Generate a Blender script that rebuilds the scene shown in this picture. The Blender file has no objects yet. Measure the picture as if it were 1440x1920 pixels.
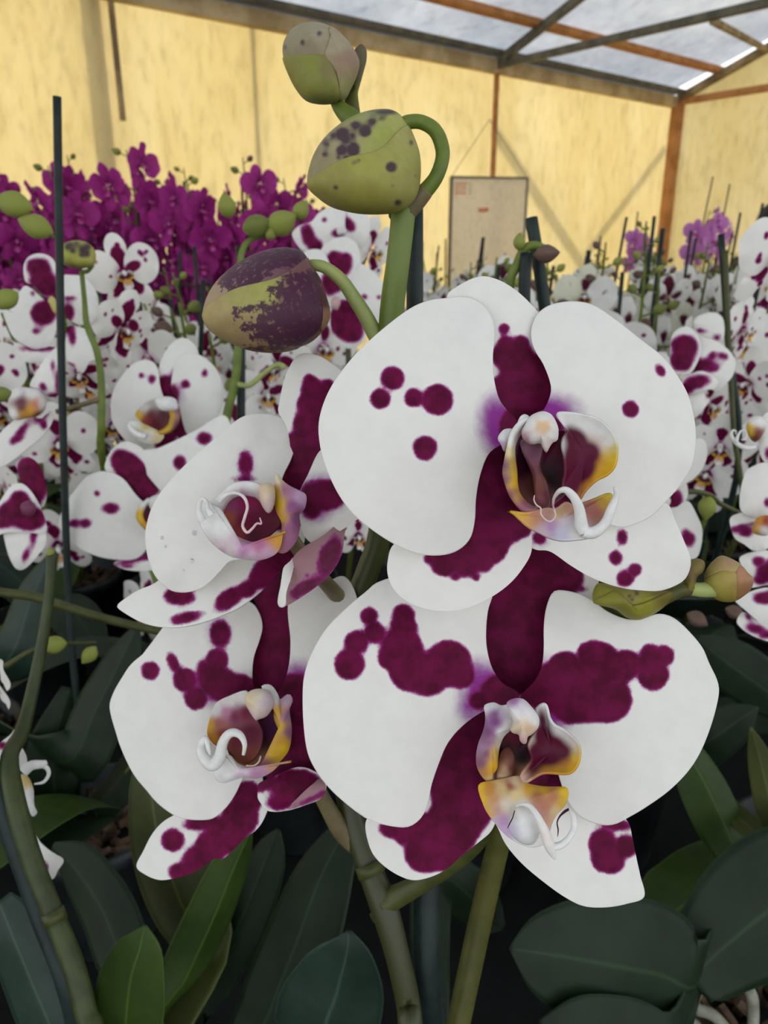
import bpy, math, random
import numpy as np
from mathutils import Vector, Matrix

# ------------------------------------------------------------------ camera, light, exposure
SC = bpy.context.scene
COL = SC.collection
FPX = 1450.0
CZ = 1.45
PITCH = math.radians(18.67)
cp_, sp_ = math.cos(PITCH), math.sin(PITCH)

cam_data = bpy.data.cameras.new('camera')
cam = bpy.data.objects.new('camera', cam_data)
COL.objects.link(cam)
cam.location = (0, 0, CZ)
cam.rotation_euler = (math.radians(90) - PITCH, 0, 0)
cam_data.sensor_fit = 'AUTO'
cam_data.sensor_width = 36
cam_data.lens = 36 * FPX / 1920
cam_data.clip_start = 0.01
cam_data.dof.use_dof = True
cam_data.dof.focus_distance = 0.205
cam_data.dof.aperture_fstop = 26
SC.camera = cam

world = bpy.data.worlds.new('world')
SC.world = world
world.use_nodes = True
bg = world.node_tree.nodes['Background']
bg.inputs[0].default_value = (0.93, 0.955, 1.0, 1)
bg.inputs[1].default_value = 1.55

sun_data = bpy.data.lights.new('sun', 'SUN')
sun = bpy.data.objects.new('sun', sun_data)
COL.objects.link(sun)
sun_data.energy = 2.3
sun_data.angle = math.radians(7)
sun_data.color = (1.0, 0.94, 0.83)
# the sun stands low behind the long film wall
_sd = Vector((-0.42, 0.86, 0.46)).normalized()
sun.rotation_euler = _sd.to_track_quat('Z', 'Y').to_euler()
sun.location = _sd * 12

SC.view_settings.view_transform = 'Standard'
SC.view_settings.look = 'None'
SC.view_settings.exposure = 0.12
SC.view_settings.gamma = 1
SC.view_settings.use_curve_mapping = False
try:
    SC.cycles.use_denoising = True
    SC.cycles.max_bounces = 8
    SC.cycles.diffuse_bounces = 4
    SC.cycles.transmission_bounces = 6
    SC.cycles.transparent_max_bounces = 8
except Exception:
    pass

RNG = random.Random(7)

# ------------------------------------------------------------------ basic helpers
def lin(c):
    return tuple(((v / 255) / 12.92 if v / 255 <= 0.04045 else ((v / 255 + 0.055) / 1.055) ** 2.4) for v in c)

def rgba(c):
    return lin(c) + (1.0,)

def P(px, py, d):
    rx, ry = (px - 720) / FPX, (960 - py) / FPX
    return Vector((d * rx, d * (cp_ + ry * sp_), CZ + d * (ry * cp_ - sp_)))

def Pn(xy, d):
    rx = (xy[:, 0] - 720) / FPX
    ry = (960 - xy[:, 1]) / FPX
    return np.stack([d * rx, d * (cp_ + ry * sp_), CZ + d * (ry * cp_ - sp_)], 1)

def Zm(x0, y0, s):
    def f(pts):
        out = []
        for p in pts:
            out.append((x0 + p[0] / s, y0 + p[1] / s) + tuple(v / s if i < 2 else v for i, v in enumerate(p[2:])))
        return out
    return f

def new_obj(name, me, parent=None, mat=None):
    o = bpy.data.objects.new(name, me)
    COL.objects.link(o)
    if mat is not None and me is not None and not me.materials:
        me.materials.append(mat)
    if parent is not None:
        o.parent = parent
        o.matrix_parent_inverse = parent_world(parent).inverted()
    return o

def parent_world(o):
    m = o.matrix_basis.copy()
    if o.parent is not None:
        m = parent_world(o.parent) @ o.matrix_parent_inverse @ m
    return m

def thing(name, label, cat, loc=(0, 0, 0), group=None):
    o = bpy.data.objects.new(name, None)
    COL.objects.link(o)
    o.location = loc
    o.empty_display_size = 0.02
    tag(o, label, cat, group)
    return o

def tag(o, label, cat, group=None):
    o['label'] = label
    o['category'] = cat
    if group:
        o['group'] = group
    return o

def struct(o):
    o['kind'] = 'structure'
    return o

def mesh(name, verts, faces, smooth=True, attrs=None, cols=None):
    me = bpy.data.meshes.new(name)
    v = np.asarray(verts, dtype=np.float64)
    me.from_pydata(v.tolist(), [], [tuple(int(i) for i in f) for f in faces])
    if smooth:
        me.polygons.foreach_set('use_smooth', np.ones(len(me.polygons), dtype=bool))
    if attrs:
        for k, a in attrs.items():
            at = me.attributes.new(k, 'FLOAT', 'POINT')
            at.data.foreach_set('value', np.asarray(a, dtype=np.float32))
    if cols is not None:
        c = np.ones((len(v), 4), dtype=np.float32)
        c[:, :3] = cols
        at = me.attributes.new('Col', 'FLOAT_COLOR', 'POINT')
        at.data.foreach_set('color', c.ravel())
    me.update()
    return me

def solid(o, t, offset=1.0):
    m = o.modifiers.new('thickness', 'SOLIDIFY')
    m.thickness = t
    m.offset = offset
    return o

def catmull(pts, n, closed=True):
    p = np.asarray([q[:2] if len(q) == 2 else q for q in pts], dtype=float)
    m = len(p)
    out = []
    segs = m if closed else m - 1
    k = max(4, int(math.ceil(4 * n / segs)))
    for i in range(segs):
        if closed:
            a, b, c, d = p[(i - 1) % m], p[i], p[(i + 1) % m], p[(i + 2) % m]
        else:
            a, b, c, d = p[max(i - 1, 0)], p[i], p[i + 1], p[min(i + 2, m - 1)]
        t = np.linspace(0, 1, k, endpoint=False)[:, None]
        out.append(0.5 * ((2 * b) + (-a + c) * t + (2 * a - 5 * b + 4 * c - d) * t ** 2 + (-a + 3 * b - 3 * c + d) * t ** 3))
    if not closed:
        out.append(p[-1:])
    q = np.concatenate(out)
    if closed:
        q = np.concatenate([q, q[:1]])
    L = np.concatenate([[0], np.cumsum(np.linalg.norm(np.diff(q[:, :2], axis=0), axis=1) + 1e-12)])
    s = np.linspace(0, L[-1], n, endpoint=not closed)
    return np.stack([np.interp(s, L, q[:, j]) for j in range(q.shape[1])], 1)

def ring_faces(nr, nt, base=0):
    f = []
    for j in range(nt):
        f.append((base, base + 1 + j, base + 1 + (j + 1) % nt))
    for i in range(nr - 1):
        a, b = base + 1 + i * nt, base + 1 + (i + 1) * nt
        for j in range(nt):
            k = (j + 1) % nt
            f.append((a + j, b + j, b + k, a + k))
    return f

def ring_points(outline, c, nr, nt):
    o = catmull(outline, nt)
    c = np.asarray(c, dtype=float)
    ra = np.linalg.norm(o - c, axis=1)
    an = np.unwrap(np.arctan2(o[:, 1] - c[1], o[:, 0] - c[0]))
    sg = 1.0 if an[-1] > an[0] else -1.0
    an = an * sg
    i0 = int(np.argmin(an))
    an = np.concatenate([an[i0:], an[:i0] + 2 * math.pi])
    ra = np.concatenate([ra[i0:], ra[:i0]])
    mono = np.minimum(np.maximum.accumulate(an), an[0] + 2 * math.pi - 0.004)
    an = sg * (mono + np.linspace(0, 0.003, len(an)))
    o = c + ra[:, None] * np.stack([np.cos(an), np.sin(an)], 1)
    t = 1 - (1 - np.linspace(0, 1, nr + 1)[1:]) ** 1.25
    xy = [c[None, :]]
    tt = [np.zeros(1)]
    th = [np.zeros(1)]
    ang = np.arctan2(o[:, 1] - c[1], o[:, 0] - c[0])
    for v in t:
        xy.append(c + v * (o - c))
        tt.append(np.full(nt, v))
        th.append(ang)
    return np.concatenate(xy), np.concatenate(tt), np.concatenate(th)

def sdf_spots(xy, spots, k=4.0):
    if not spots:
        return np.full(len(xy), 99.0)
    acc = np.zeros(len(xy))
    mn = np.full(len(xy), 1e9)
    ds = []
    for s in spots:
        x, y, rx = s[0], s[1], s[2]
        ry = s[3] if len(s) > 3 else rx
        ro = math.radians(s[4]) if len(s) > 4 else 0
        dx, dy = xy[:, 0] - x, xy[:, 1] - y
        u = dx * math.cos(ro) + dy * math.sin(ro)
        v = -dx * math.sin(ro) + dy * math.cos(ro)
        q = np.sqrt((u / rx) ** 2 + (v / ry) ** 2)
        d = (q - 1) * min(rx, ry)
        ds.append(d)
        mn = np.minimum(mn, d)
    for d in ds:
        acc += np.exp(-(d - mn) / k)
    return mn - k * np.log(acc)

def idw(xy, ctrl, p=2.0):
    pts = np.array([c[:2] for c in ctrl], dtype=float)
    cl = np.array([lin(c[2]) for c in ctrl])
    d2 = ((xy[:, None, :] - pts[None, :, :]) ** 2).sum(2) + 60.0
    w = 1.0 / d2 ** p
    return (w @ cl) / w.sum(1, keepdims=True)

def tube_geo(pts, radii, sides=10, n=None, cap=True):
    """pts: list of 3D points; radii: per point or scalar"""
    p = np.array([tuple(q) for q in pts], dtype=float)
    r = np.full(len(p), float(radii)) if np.isscalar(radii) else np.asarray(radii, float)
    if n is None:
        n = max(4, 4 * len(p))
    if len(p) > 2:
        q = np.concatenate([p, r[:, None]], 1)
        m = len(q)
        out = []
        k = max(3, n // (m - 1))
        for i in range(m - 1):
            a, b, c, d = q[max(i - 1, 0)], q[i], q[i + 1], q[min(i + 2, m - 1)]
            t = np.linspace(0, 1, k, endpoint=False)[:, None]
            out.append(0.5 * ((2 * b) + (-a + c) * t + (2 * a - 5 * b + 4 * c - d) * t ** 2 + (-a + 3 * b - 3 * c + d) * t ** 3))
        out.append(q[-1:])
        q = np.concatenate(out)
        p, r = q[:, :3], np.maximum(q[:, 3], 1e-5)
    tan = np.gradient(p, axis=0)
    tan /= np.linalg.norm(tan, axis=1, keepdims=True) + 1e-12
    ref = np.array([0.0, 0, 1]) if abs(tan[0][2]) < 0.9 else np.array([1.0, 0, 0])
    nrm = np.cross(tan[0], ref)
    nrm /= np.linalg.norm(nrm)
    V = []
    for i in range(len(p)):
        nrm = nrm - tan[i] * (nrm @ tan[i])
        nrm /= np.linalg.norm(nrm) + 1e-12
        b = np.cross(tan[i], nrm)
        for j in range(sides):
            a = 2 * math.pi * j / sides
            V.append(p[i] + r[i] * (math.cos(a) * nrm + math.sin(a) * b))
    F = []
    m = len(p)
    for i in range(m - 1):
        for j in range(sides):
            k = (j + 1) % sides
            F.append((i * sides + j, i * sides + k, (i + 1) * sides + k, (i + 1) * sides + j))
    if cap:
        F.append(tuple(range(sides - 1, -1, -1)))
        F.append(tuple((m - 1) * sides + j for j in range(sides)))
    return np.array(V), F

class Geo:
    def __init__(self):
        self.v, self.f, self.c, self.n = [], [], [], 0
    def add(self, v, f, col=None):
        v = np.asarray(v, float)
        self.f += [tuple(i + self.n for i in q) for q in f]
        self.v.append(v)
        self.c.append(np.tile(np.array(col if col is not None else (1, 1, 1.0)), (len(v), 1)) if (col is None or np.ndim(col) == 1) else np.asarray(col))
        self.n += len(v)
    def box(self, c, s, M=None, col=None):
        v = np.array([[x, y, z] for x in (-.5, .5) for y in (-.5, .5) for z in (-.5, .5)]) * np.array(s)
        if M is not None:
            v = v @ np.array(M).T
        v = v + np.array(c)
        self.add(v, [(0, 1, 3, 2), (4, 6, 7, 5), (0, 4, 5, 1), (2, 3, 7, 6), (0, 2, 6, 4), (1, 5, 7, 3)], col)
    def mesh(self, name, smooth=True, cols=False):
        return mesh(name, np.concatenate(self.v), self.f, smooth, None, np.concatenate(self.c) if cols else None)

def tube(name, pts, radii, mat, parent, sides=10, n=None, cols=None):
    v, f = tube_geo(pts, radii, sides, n)
    return new_obj(name, mesh(name, v, f), parent, mat)

# ------------------------------------------------------------------ materials
def mat_new(name):
    m = bpy.data.materials.new(name)
    m.use_nodes = True
    nt = m.node_tree
    return m, nt, nt.nodes['Principled BSDF'], nt.nodes['Material Output']

def nd(nt, typ, **kw):
    n = nt.nodes.new(typ)
    for k, v in kw.items():
        setattr(n, k, v)
    return n

def link(nt, a, b):
    nt.links.new(a, b)

def noise(nt, scale, detail=3, rough=0.55, coord='Object', vec=None):
    n = nd(nt, 'ShaderNodeTexNoise')
    n.inputs['Scale'].default_value = scale
    n.inputs['Detail'].default_value = detail
    n.inputs['Roughness'].default_value = rough
    if vec is None:
        tc = nd(nt, 'ShaderNodeTexCoord')
        link(nt, tc.outputs[coord], n.inputs['Vector'])
    else:
        link(nt, vec, n.inputs['Vector'])
    return n

def mathn(nt, op, a, b=None, clamp=False):
    n = nd(nt, 'ShaderNodeMath', operation=op)
    n.use_clamp = clamp
    for i, v in enumerate((a, b)):
        if v is None:
            continue
        if isinstance(v, (int, float)):
            n.inputs[i].default_value = v
        else:
            link(nt, v, n.inputs[i])
    return n.outputs[0]

def mixc(nt, fac, a, b):
    n = nd(nt, 'ShaderNodeMix', data_type='RGBA')
    if isinstance(fac, (int, float)):
        n.inputs['Factor'].default_value = fac
    else:
        link(nt, fac, n.inputs['Factor'])
    for s, v in ((6, a), (7, b)):
        if isinstance(v, tuple):
            n.inputs[s].default_value = v
        else:
            link(nt, v, n.inputs[s])
    return n.outputs[2]

def mrange(nt, v, a, b, c=0.0, d=1.0, smooth=True):
    n = nd(nt, 'ShaderNodeMapRange')
    n.interpolation_type = 'SMOOTHSTEP' if smooth else 'LINEAR'
    link(nt, v, n.inputs['Value'])
    for i, x in zip((1, 2, 3, 4), (a, b, c, d)):
        n.inputs[i].default_value = x
    return n.outputs[0]

def attr(nt, name):
    return nd(nt, 'ShaderNodeAttribute', attribute_name=name)

def bump(nt, bsdf, h, strength, dist):
    b = nd(nt, 'ShaderNodeBump')
    b.inputs['Strength'].default_value = strength
    b.inputs['Distance'].default_value = dist
    link(nt, h, b.inputs['Height'])
    link(nt, b.outputs[0], bsdf.inputs['Normal'])

def translucent_mix(nt, bsdf, out, color, fac):
    t = nd(nt, 'ShaderNodeBsdfTranslucent')
    if isinstance(color, tuple):
        t.inputs[0].default_value = color
    else:
        link(nt, color, t.inputs[0])
    m = nd(nt, 'ShaderNodeMixShader')
    m.inputs[0].default_value = fac
    link(nt, bsdf.outputs[0], m.inputs[1])
    link(nt, t.outputs[0], m.inputs[2])
    link(nt, m.outputs[0], out.inputs['Surface'])

MAROON = (84, 8, 44)
PLUM = (112, 14, 66)
VIOLET = (150, 58, 152)
WHITE = (241, 240, 234)

def petal_material(name, white=WHITE, noise_px=3.5, nscale=420.0, maroon=MAROON, plum=PLUM):
    m, nt, b, out = mat_new(name)
    s = attr(nt, 'sdf').outputs['Fac']
    v = attr(nt, 'vio').outputs['Fac']
    n1 = noise(nt, nscale, 3, 0.6).outputs['Fac']
    n2 = noise(nt, 150.0, 4, 0.6).outputs['Fac']
    off = mathn(nt, 'MULTIPLY', mathn(nt, 'SUBTRACT', n1, 0.5), 2 * noise_px)
    s2 = mathn(nt, 'ADD', s, off)
    v2 = mathn(nt, 'ADD', v, mathn(nt, 'MULTIPLY', off, 2.0))
    base = mixc(nt, mrange(nt, n2, 0.35, 0.7), rgba(white), rgba(tuple(max(0, c - 4) for c in white)))
    c1 = mixc(nt, mrange(nt, v2, 12.0, -26.0), base, rgba(VIOLET))
    c2 = mixc(nt, mrange(nt, s2, 4.5, -1.5), c1, rgba((150, 40, 120)))
    inner = mixc(nt, mrange(nt, n2, 0.35, 0.65), rgba(maroon), rgba(plum))
    c3 = mixc(nt, mrange(nt, s2, 1.0, -5.0), c2, inner)
    link(nt, c3, b.inputs['Base Color'])
    b.inputs['Roughness'].default_value = 0.6
    b.inputs['Specular IOR Level'].default_value = 0.12
    w = nd(nt, 'ShaderNodeTexNoise')
    w.inputs['Scale'].default_value = 260
    w.inputs['Detail'].default_value = 5
    tc = nd(nt, 'ShaderNodeTexCoord')
    mpw = nd(nt, 'ShaderNodeMapping')
    mpw.inputs['Scale'].default_value = (0.3, 0.6, 1.8)
    link(nt, tc.outputs['Object'], mpw.inputs['Vector'])
    link(nt, mpw.outputs[0], w.inputs['Vector'])
    bump(nt, b, w.outputs['Fac'], 0.22, 0.0007)
    translucent_mix(nt, b, out, c3, 0.18)
    return m

def vcol_material(name, rough=0.45, trans=0.1, spots=None, noise_px=3.0, nscale=500.0, soft=4.0, clamp=99.0):
    m, nt, b, out = mat_new(name)
    c = attr(nt, 'Col').outputs['Color']
    n2 = noise(nt, 300.0, 4, 0.6).outputs['Fac']
    c = mixc(nt, mrange(nt, n2, 0.3, 0.75, 0.0, 0.14), c, (0.02, 0.015, 0.012, 1))
    if spots:
        s = mathn(nt, 'MAXIMUM', attr(nt, 'sdf').outputs['Fac'], -clamp)
        n1 = noise(nt, nscale, 4, 0.65).outputs['Fac']
        s2 = mathn(nt, 'ADD', s, mathn(nt, 'MULTIPLY', mathn(nt, 'SUBTRACT', n1, 0.5), 2 * noise_px))
        c = mixc(nt, mrange(nt, s2, soft, -soft * 0.8, 0.0, 0.93), c, rgba(spots))
    link(nt, c, b.inputs['Base Color'])
    b.inputs['Roughness'].default_value = rough
    b.inputs['Specular IOR Level'].default_value = 0.2
    if trans > 0:
        translucent_mix(nt, b, out, c, trans)
    return m

def plain_material(name, c1, c2, scale=40, rough=0.5, detail=4, bumpd=None, metallic=0.0, spec=0.4, coord='Object', trans=0.0, lo=0.35, hi=0.65):
    m, nt, b, out = mat_new(name)
    n = noise(nt, scale, detail, 0.6, coord).outputs['Fac']
    c = mixc(nt, mrange(nt, n, lo, hi), rgba(c1), rgba(c2))
    link(nt, c, b.inputs['Base Color'])
    b.inputs['Roughness'].default_value = rough
    b.inputs['Metallic'].default_value = metallic
    b.inputs['Specular IOR Level'].default_value = spec
    if bumpd:
        bump(nt, b, n, 0.6, bumpd)
    if trans:
        translucent_mix(nt, b, out, c, trans)
    return m

def leaf_material(name, c1, c2, rough=0.5):
    m, nt, b, out = mat_new(name)
    n = noise(nt, 30.0, 4, 0.6).outputs['Fac']
    mid = attr(nt, 'mid').outputs['Fac']
    c = mixc(nt, mrange(nt, n, 0.3, 0.7), rgba(c1), rgba(c2))
    c = mixc(nt, mrange(nt, mid, 0.06, 0.0, 0.0, 0.5), c, rgba(tuple(min(255, int(v * 1.45) + 10) for v in c2)))
    c = mixc(nt, mrange(nt, mid, 0.95, 1.0, 0.0, 0.45), c, rgba(tuple(min(255, int(v * 1.4) + 12) for v in c2)))
    link(nt, c, b.inputs['Base Color'])
    b.inputs['Roughness'].default_value = rough
    b.inputs['Specular IOR Level'].default_value = 0.22
    n3 = noise(nt, 160.0, 3, 0.6).outputs['Fac']
    bump(nt, b, n3, 0.25, 0.0008)
    return m

def stem_material(name, c1, c2):
    return plain_material(name, c1, c2, 90, 0.45, 3, spec=0.35)

M_PETAL = petal_material('orchid_petal')
M_PETAL_BG = petal_material('orchid_petal_background', noise_px=3.0, nscale=160.0)
M_PINKBACK = petal_material('petal_underside', white=(176, 136, 142), noise_px=7, nscale=200, maroon=(100, 36, 66), plum=(120, 50, 80))
M_LIP = vcol_material('lip_tissue')
M_FLOWER = vcol_material('flower_tissue', 0.55, 0.16)
M_BUDS = vcol_material('bud_skin', 0.5, 0.05, spots=(62, 38, 58), noise_px=2.5, nscale=420)
M_BUDM = vcol_material('bud_skin_mottled', 0.5, 0.05, spots=(70, 36, 60), noise_px=22, nscale=520, soft=3.5, clamp=4.5)
M_STEM = stem_material('spike_green', (88, 106, 36), (106, 122, 46))
M_STEMD = stem_material('spike_olive', (58, 64, 26), (72, 76, 34))
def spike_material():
    m, nt, b, out = mat_new('spike_green_olive_shaded')
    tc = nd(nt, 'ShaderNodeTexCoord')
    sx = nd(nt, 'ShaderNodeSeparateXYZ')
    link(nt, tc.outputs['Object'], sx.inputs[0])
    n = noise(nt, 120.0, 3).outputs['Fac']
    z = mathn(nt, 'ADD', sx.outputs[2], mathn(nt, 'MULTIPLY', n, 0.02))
    c = mixc(nt, mrange(nt, z, CZ - 0.14, CZ + 0.03), rgba((50, 54, 20)), rgba((100, 118, 42)))  # green to olive by height, with dimmer light lower down painted in
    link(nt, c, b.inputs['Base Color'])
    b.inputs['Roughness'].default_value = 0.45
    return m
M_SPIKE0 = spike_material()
M_PED = stem_material('pedicel_pale', (142, 156, 92), (160, 168, 100))
M_PEDB = stem_material('pedicel_brown', (96, 84, 58), (114, 104, 72))
M_STAKE = plain_material('stake_dark_green', (20, 32, 30), (30, 46, 42), 60, 0.5, spec=0.3)
M_LEAF = leaf_material('leaf_dark', (20, 34, 20), (28, 44, 26))
M_LEAFB = leaf_material('leaf_bright', (40, 60, 20), (56, 76, 28))
M_LEAFO = leaf_material('leaf_olive', (52, 60, 28), (66, 72, 34))
M_LEAFG = leaf_material('leaf_blue', (30, 46, 38), (40, 58, 48), 0.38)
M_POT = plain_material('pot_plastic', (34, 38, 40), (52, 58, 60), 30, 0.45)
M_BARK = plain_material('bark_mix', (52, 40, 30), (118, 96, 76), 60, 0.9, bumpd=0.002)
M_ROOT = plain_material('aerial_root', (120, 122, 108), (150, 150, 134), 80, 0.7)
M_ORANGE = plain_material('wood_orange', (168, 112, 60), (196, 138, 84), 8, 0.75, bumpd=0.003)
M_WOOD = plain_material('wood_grey', (124, 106, 76), (176, 154, 112), 6, 0.8, bumpd=0.003)
M_STEEL = plain_material('steel_dull', (84, 82, 72), (112, 108, 94), 10, 0.55, metallic=0.2)
M_FLOOR = plain_material('floor_concrete', (96, 92, 86), (124, 120, 112), 3, 0.9)
M_MAT = plain_material('bench_mat', (12, 13, 13), (20, 22, 22), 40, 0.9)
M_BENCH = plain_material('bench_metal', (110, 114, 116), (132, 136, 138), 8, 0.5, metallic=0.5)

def film_material(name, c1, c2, scale, fac, streak=True):
    m, nt, b, out = mat_new(name)
    tc = nd(nt, 'ShaderNodeTexCoord')
    mp = nd(nt, 'ShaderNodeMapping')
    mp.inputs['Scale'].default_value = (1, 1, 0.35 if streak else 1)
    link(nt, tc.outputs['Object'], mp.inputs['Vector'])
    n = noise(nt, scale, 6, 0.65, vec=mp.outputs[0]).outputs['Fac']
    n2 = noise(nt, scale * 11, 6, 0.75, vec=mp.outputs[0]).outputs['Fac']
    c = mixc(nt, mrange(nt, n, 0.3, 0.7), rgba(c1), rgba(c2))
    c = mixc(nt, mrange(nt, n2, 0.44, 0.72, 0.0, 0.17), c, rgba((120, 100, 60)))
    link(nt, c, b.inputs['Base Color'])
    b.inputs['Roughness'].default_value = 0.6
    translucent_mix(nt, b, out, c, fac)
    return m

M_FILM = film_material('wall_film', (240, 229, 194), (233, 219, 176), 1.6, 0.8)
M_ROOF = film_material('roof_film', (222, 224, 226), (196, 200, 206), 1.2, 0.75, False)

# ------------------------------------------------------------------ the greenhouse shell
UX, UY = 0.785, 0.6195     # along the long wall, going right and away
NX, NY = -0.6195, 0.785    # outward through the long wall
def G(s, t, h):
    """greenhouse coordinates: s along the wall, t outward, h above the camera"""
    return Vector((s * UX + t * NX, s * UY + t * NY, CZ + h))
WT, GS, EH, SLOPE, RIDGE_T = 4.85, 7.445, 1.4, 0.35, 1.6
S_MIN = -4.0

def grid_sheet(name, fn, nu, nv, wav, seed, mat, th):
    r = np.random.RandomState(seed)
    ph = r.rand(6) * 6.28
    V, F = [], []
    for i in range(nu + 1):
        for j in range(nv + 1):
            u, v = i / nu, j / nv
            w = wav * (math.sin(23 * u + ph[0] + 2 * v) + 0.7 * math.sin(41 * u + 9 * v + ph[1]) + 0.6 * math.sin(17 * v + 31 * u + ph[2]))
            V.append(tuple(fn(u, v, w)))
    for i in range(nu):
        for j in range(nv):
            a = i * (nv + 1) + j
            F.append((a, a + 1, a + nv + 2, a + nv + 1))
    o = new_obj(name, mesh(name, V, F), None, mat)
    solid(o, th, 0)
    return struct(o)

def beam(name, a, b, w, h, mat, parent, up=Vector((0, 0, 1))):
    a, b = Vector(a), Vector(b)
    t = (b - a).normalized()
    s = t.cross(up).normalized()
    u = s.cross(t).normalized()
    V = []
    for q in (a, b):
        for i, j in ((-1, -1), (1, -1), (1, 1), (-1, 1)):
            V.append(q + s * (i * w / 2) + u * (j * h / 2))
    F = [(0, 1, 2, 3), (7, 6, 5, 4), (0, 4, 5, 1), (1, 5, 6, 2), (2, 6, 7, 3), (3, 7, 4, 0)]
    o = new_obj(name, mesh(name, V, F, False), parent, mat)
    bv = o.modifiers.new('edge', 'BEVEL')
    bv.width = min(w, h) * 0.12
    return o

floor = struct(new_obj('floor', mesh('floor', [(-14, -8, 0), (16, -8, 0), (16, 18, 0), (-14, 18, 0)], [(0, 1, 2, 3)], False), None, M_FLOOR))
wall_back = grid_sheet('wall_back', lambda u, v, w: G(S_MIN + u * (GS - S_MIN), WT + w, -CZ + v * (EH + CZ)), 120, 24, 0.006, 1, M_FILM, 0.002)
wall_side = grid_sheet('wall_side', lambda u, v, w: G(GS + w, WT - u * 6.5, -CZ + v * (CZ + EH + max(0.0, min(SLOPE * u * 6.5, SLOPE * (6.5 - u * 6.5))))), 66, 24, 0.005, 2, M_FILM, 0.002)
ceiling = grid_sheet('ceiling', lambda u, v, w: G(S_MIN + u * (GS - S_MIN + 0.1), WT + 0.12 - v * (WT + 0.12 - RIDGE_T), EH + 0.07 + SLOPE * v * (WT - RIDGE_T) + w), 100, 30, 0.010, 3, M_ROOF, 0.002)

ceiling2 = grid_sheet('ceiling', lambda u, v, w: G(S_MIN + u * (GS - S_MIN + 0.1), RIDGE_T - v * (WT + 0.12 - RIDGE_T), EH + 0.07 + SLOPE * (1 - v) * (WT - RIDGE_T) + w), 100, 30, 0.010, 4, M_ROOF, 0.002)  # unseen other slope of the roof, added to dim the light from above

def roof_h(t):
    return EH + SLOPE * (WT - t)
# eave: stacked boards along the wall head
M_EAVE = plain_material('wood_pale', (176, 152, 108), (212, 190, 146), 5, 0.8, bumpd=0.003)
beam('eave_board', G(S_MIN, WT - 0.05, EH - 0.045), G(GS, WT - 0.05, EH - 0.045), 0.07, 0.10, M_EAVE, wall_back)
beam('eave_board', G(S_MIN, WT - 0.12, EH + 0.035), G(GS, WT - 0.12, EH + 0.035), 0.06, 0.035, M_STEEL, wall_back)
beam('eave_gutter', G(S_MIN, WT + 0.02, EH + 0.06), G(GS, WT + 0.02, EH + 0.06), 0.10, 0.05, M_STAKE, wall_back)
for s_, m_, w_ in ((4.90, M_ORANGE, 0.035), (GS - 0.04, M_ORANGE, 0.10)):
    beam('post', G(s_, WT - 0.06, -CZ), G(s_, WT - 0.06, EH - 0.05), w_, w_, m_, wall_back, Vector((UX, UY, 0)))
beam('post', G(1.80, WT + 0.12, -CZ), G(1.80, WT + 0.12, EH), 0.12, 0.09, M_WOOD, wall_back, Vector((UX, UY, 0)))
beam('batten', G(1.885, WT - 0.03, 0.71), G(1.88, WT - 0.03, EH), 0.026, 0.03, M_WOOD, wall_back, Vector((UX, UY, 0)))
beam('batten', G(2.79, WT + 0.05, -CZ), G(2.79, WT + 0.05, EH), 0.022, 0.03, M_WOOD, wall_back, Vector((UX, UY, 0)))
# diagonal braces outside the film, seen as soft shadows
beam('brace', G(5.0, WT + 0.3, 1.08), G(6.4, WT + 0.3, -0.10), 0.08, 0.08, M_WOOD, wall_back)
beam('brace', G(7.43, WT + 0.3, 1.09), G(6.3, WT + 0.3, 0.10), 0.07, 0.07, M_WOOD, wall_back)
# roof frame
for s_ in (1.88, 4.90):
    beam('rafter', G(s_, WT - 0.05, roof_h(WT) - 0.02), G(s_, RIDGE_T, roof_h(RIDGE_T) - 0.02), 0.05, 0.06, M_STEEL, ceiling)
    beam('tie_beam', G(s_, WT - 0.05, EH - 0.04), G(s_, RIDGE_T - 2.4, EH - 0.08), 0.045, 0.05, M_STEEL, ceiling)
beam('rafter', G(GS - 0.05, WT - 0.05, roof_h(WT) - 0.02), G(GS - 0.05, RIDGE_T, roof_h(RIDGE_T) - 0.02), 0.06, 0.07, M_WOOD, ceiling)
beam('tie_beam', G(GS - 0.05, WT - 0.05, EH - 0.04), G(GS - 0.05, RIDGE_T - 2.4, EH - 0.04), 0.05, 0.06, M_ORANGE, ceiling)
beam('purlin', G(S_MIN, 4.41, roof_h(4.41) + 0.02), G(GS, 4.41, roof_h(4.41) + 0.02), 0.09, 0.05, M_ORANGE, ceiling)
beam('purlin', G(S_MIN, 2.9, roof_h(2.9) + 0.02), G(GS, 2.9, roof_h(2.9) + 0.02), 0.07, 0.05, M_ORANGE, ceiling)
beam('strut', G(4.90, 3.0, EH - 0.08), G(GS - 0.08, 3.96, roof_h(3.96) - 0.05), 0.035, 0.04, M_WOOD, ceiling)
# small hanging clip lamp under the eave

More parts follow.
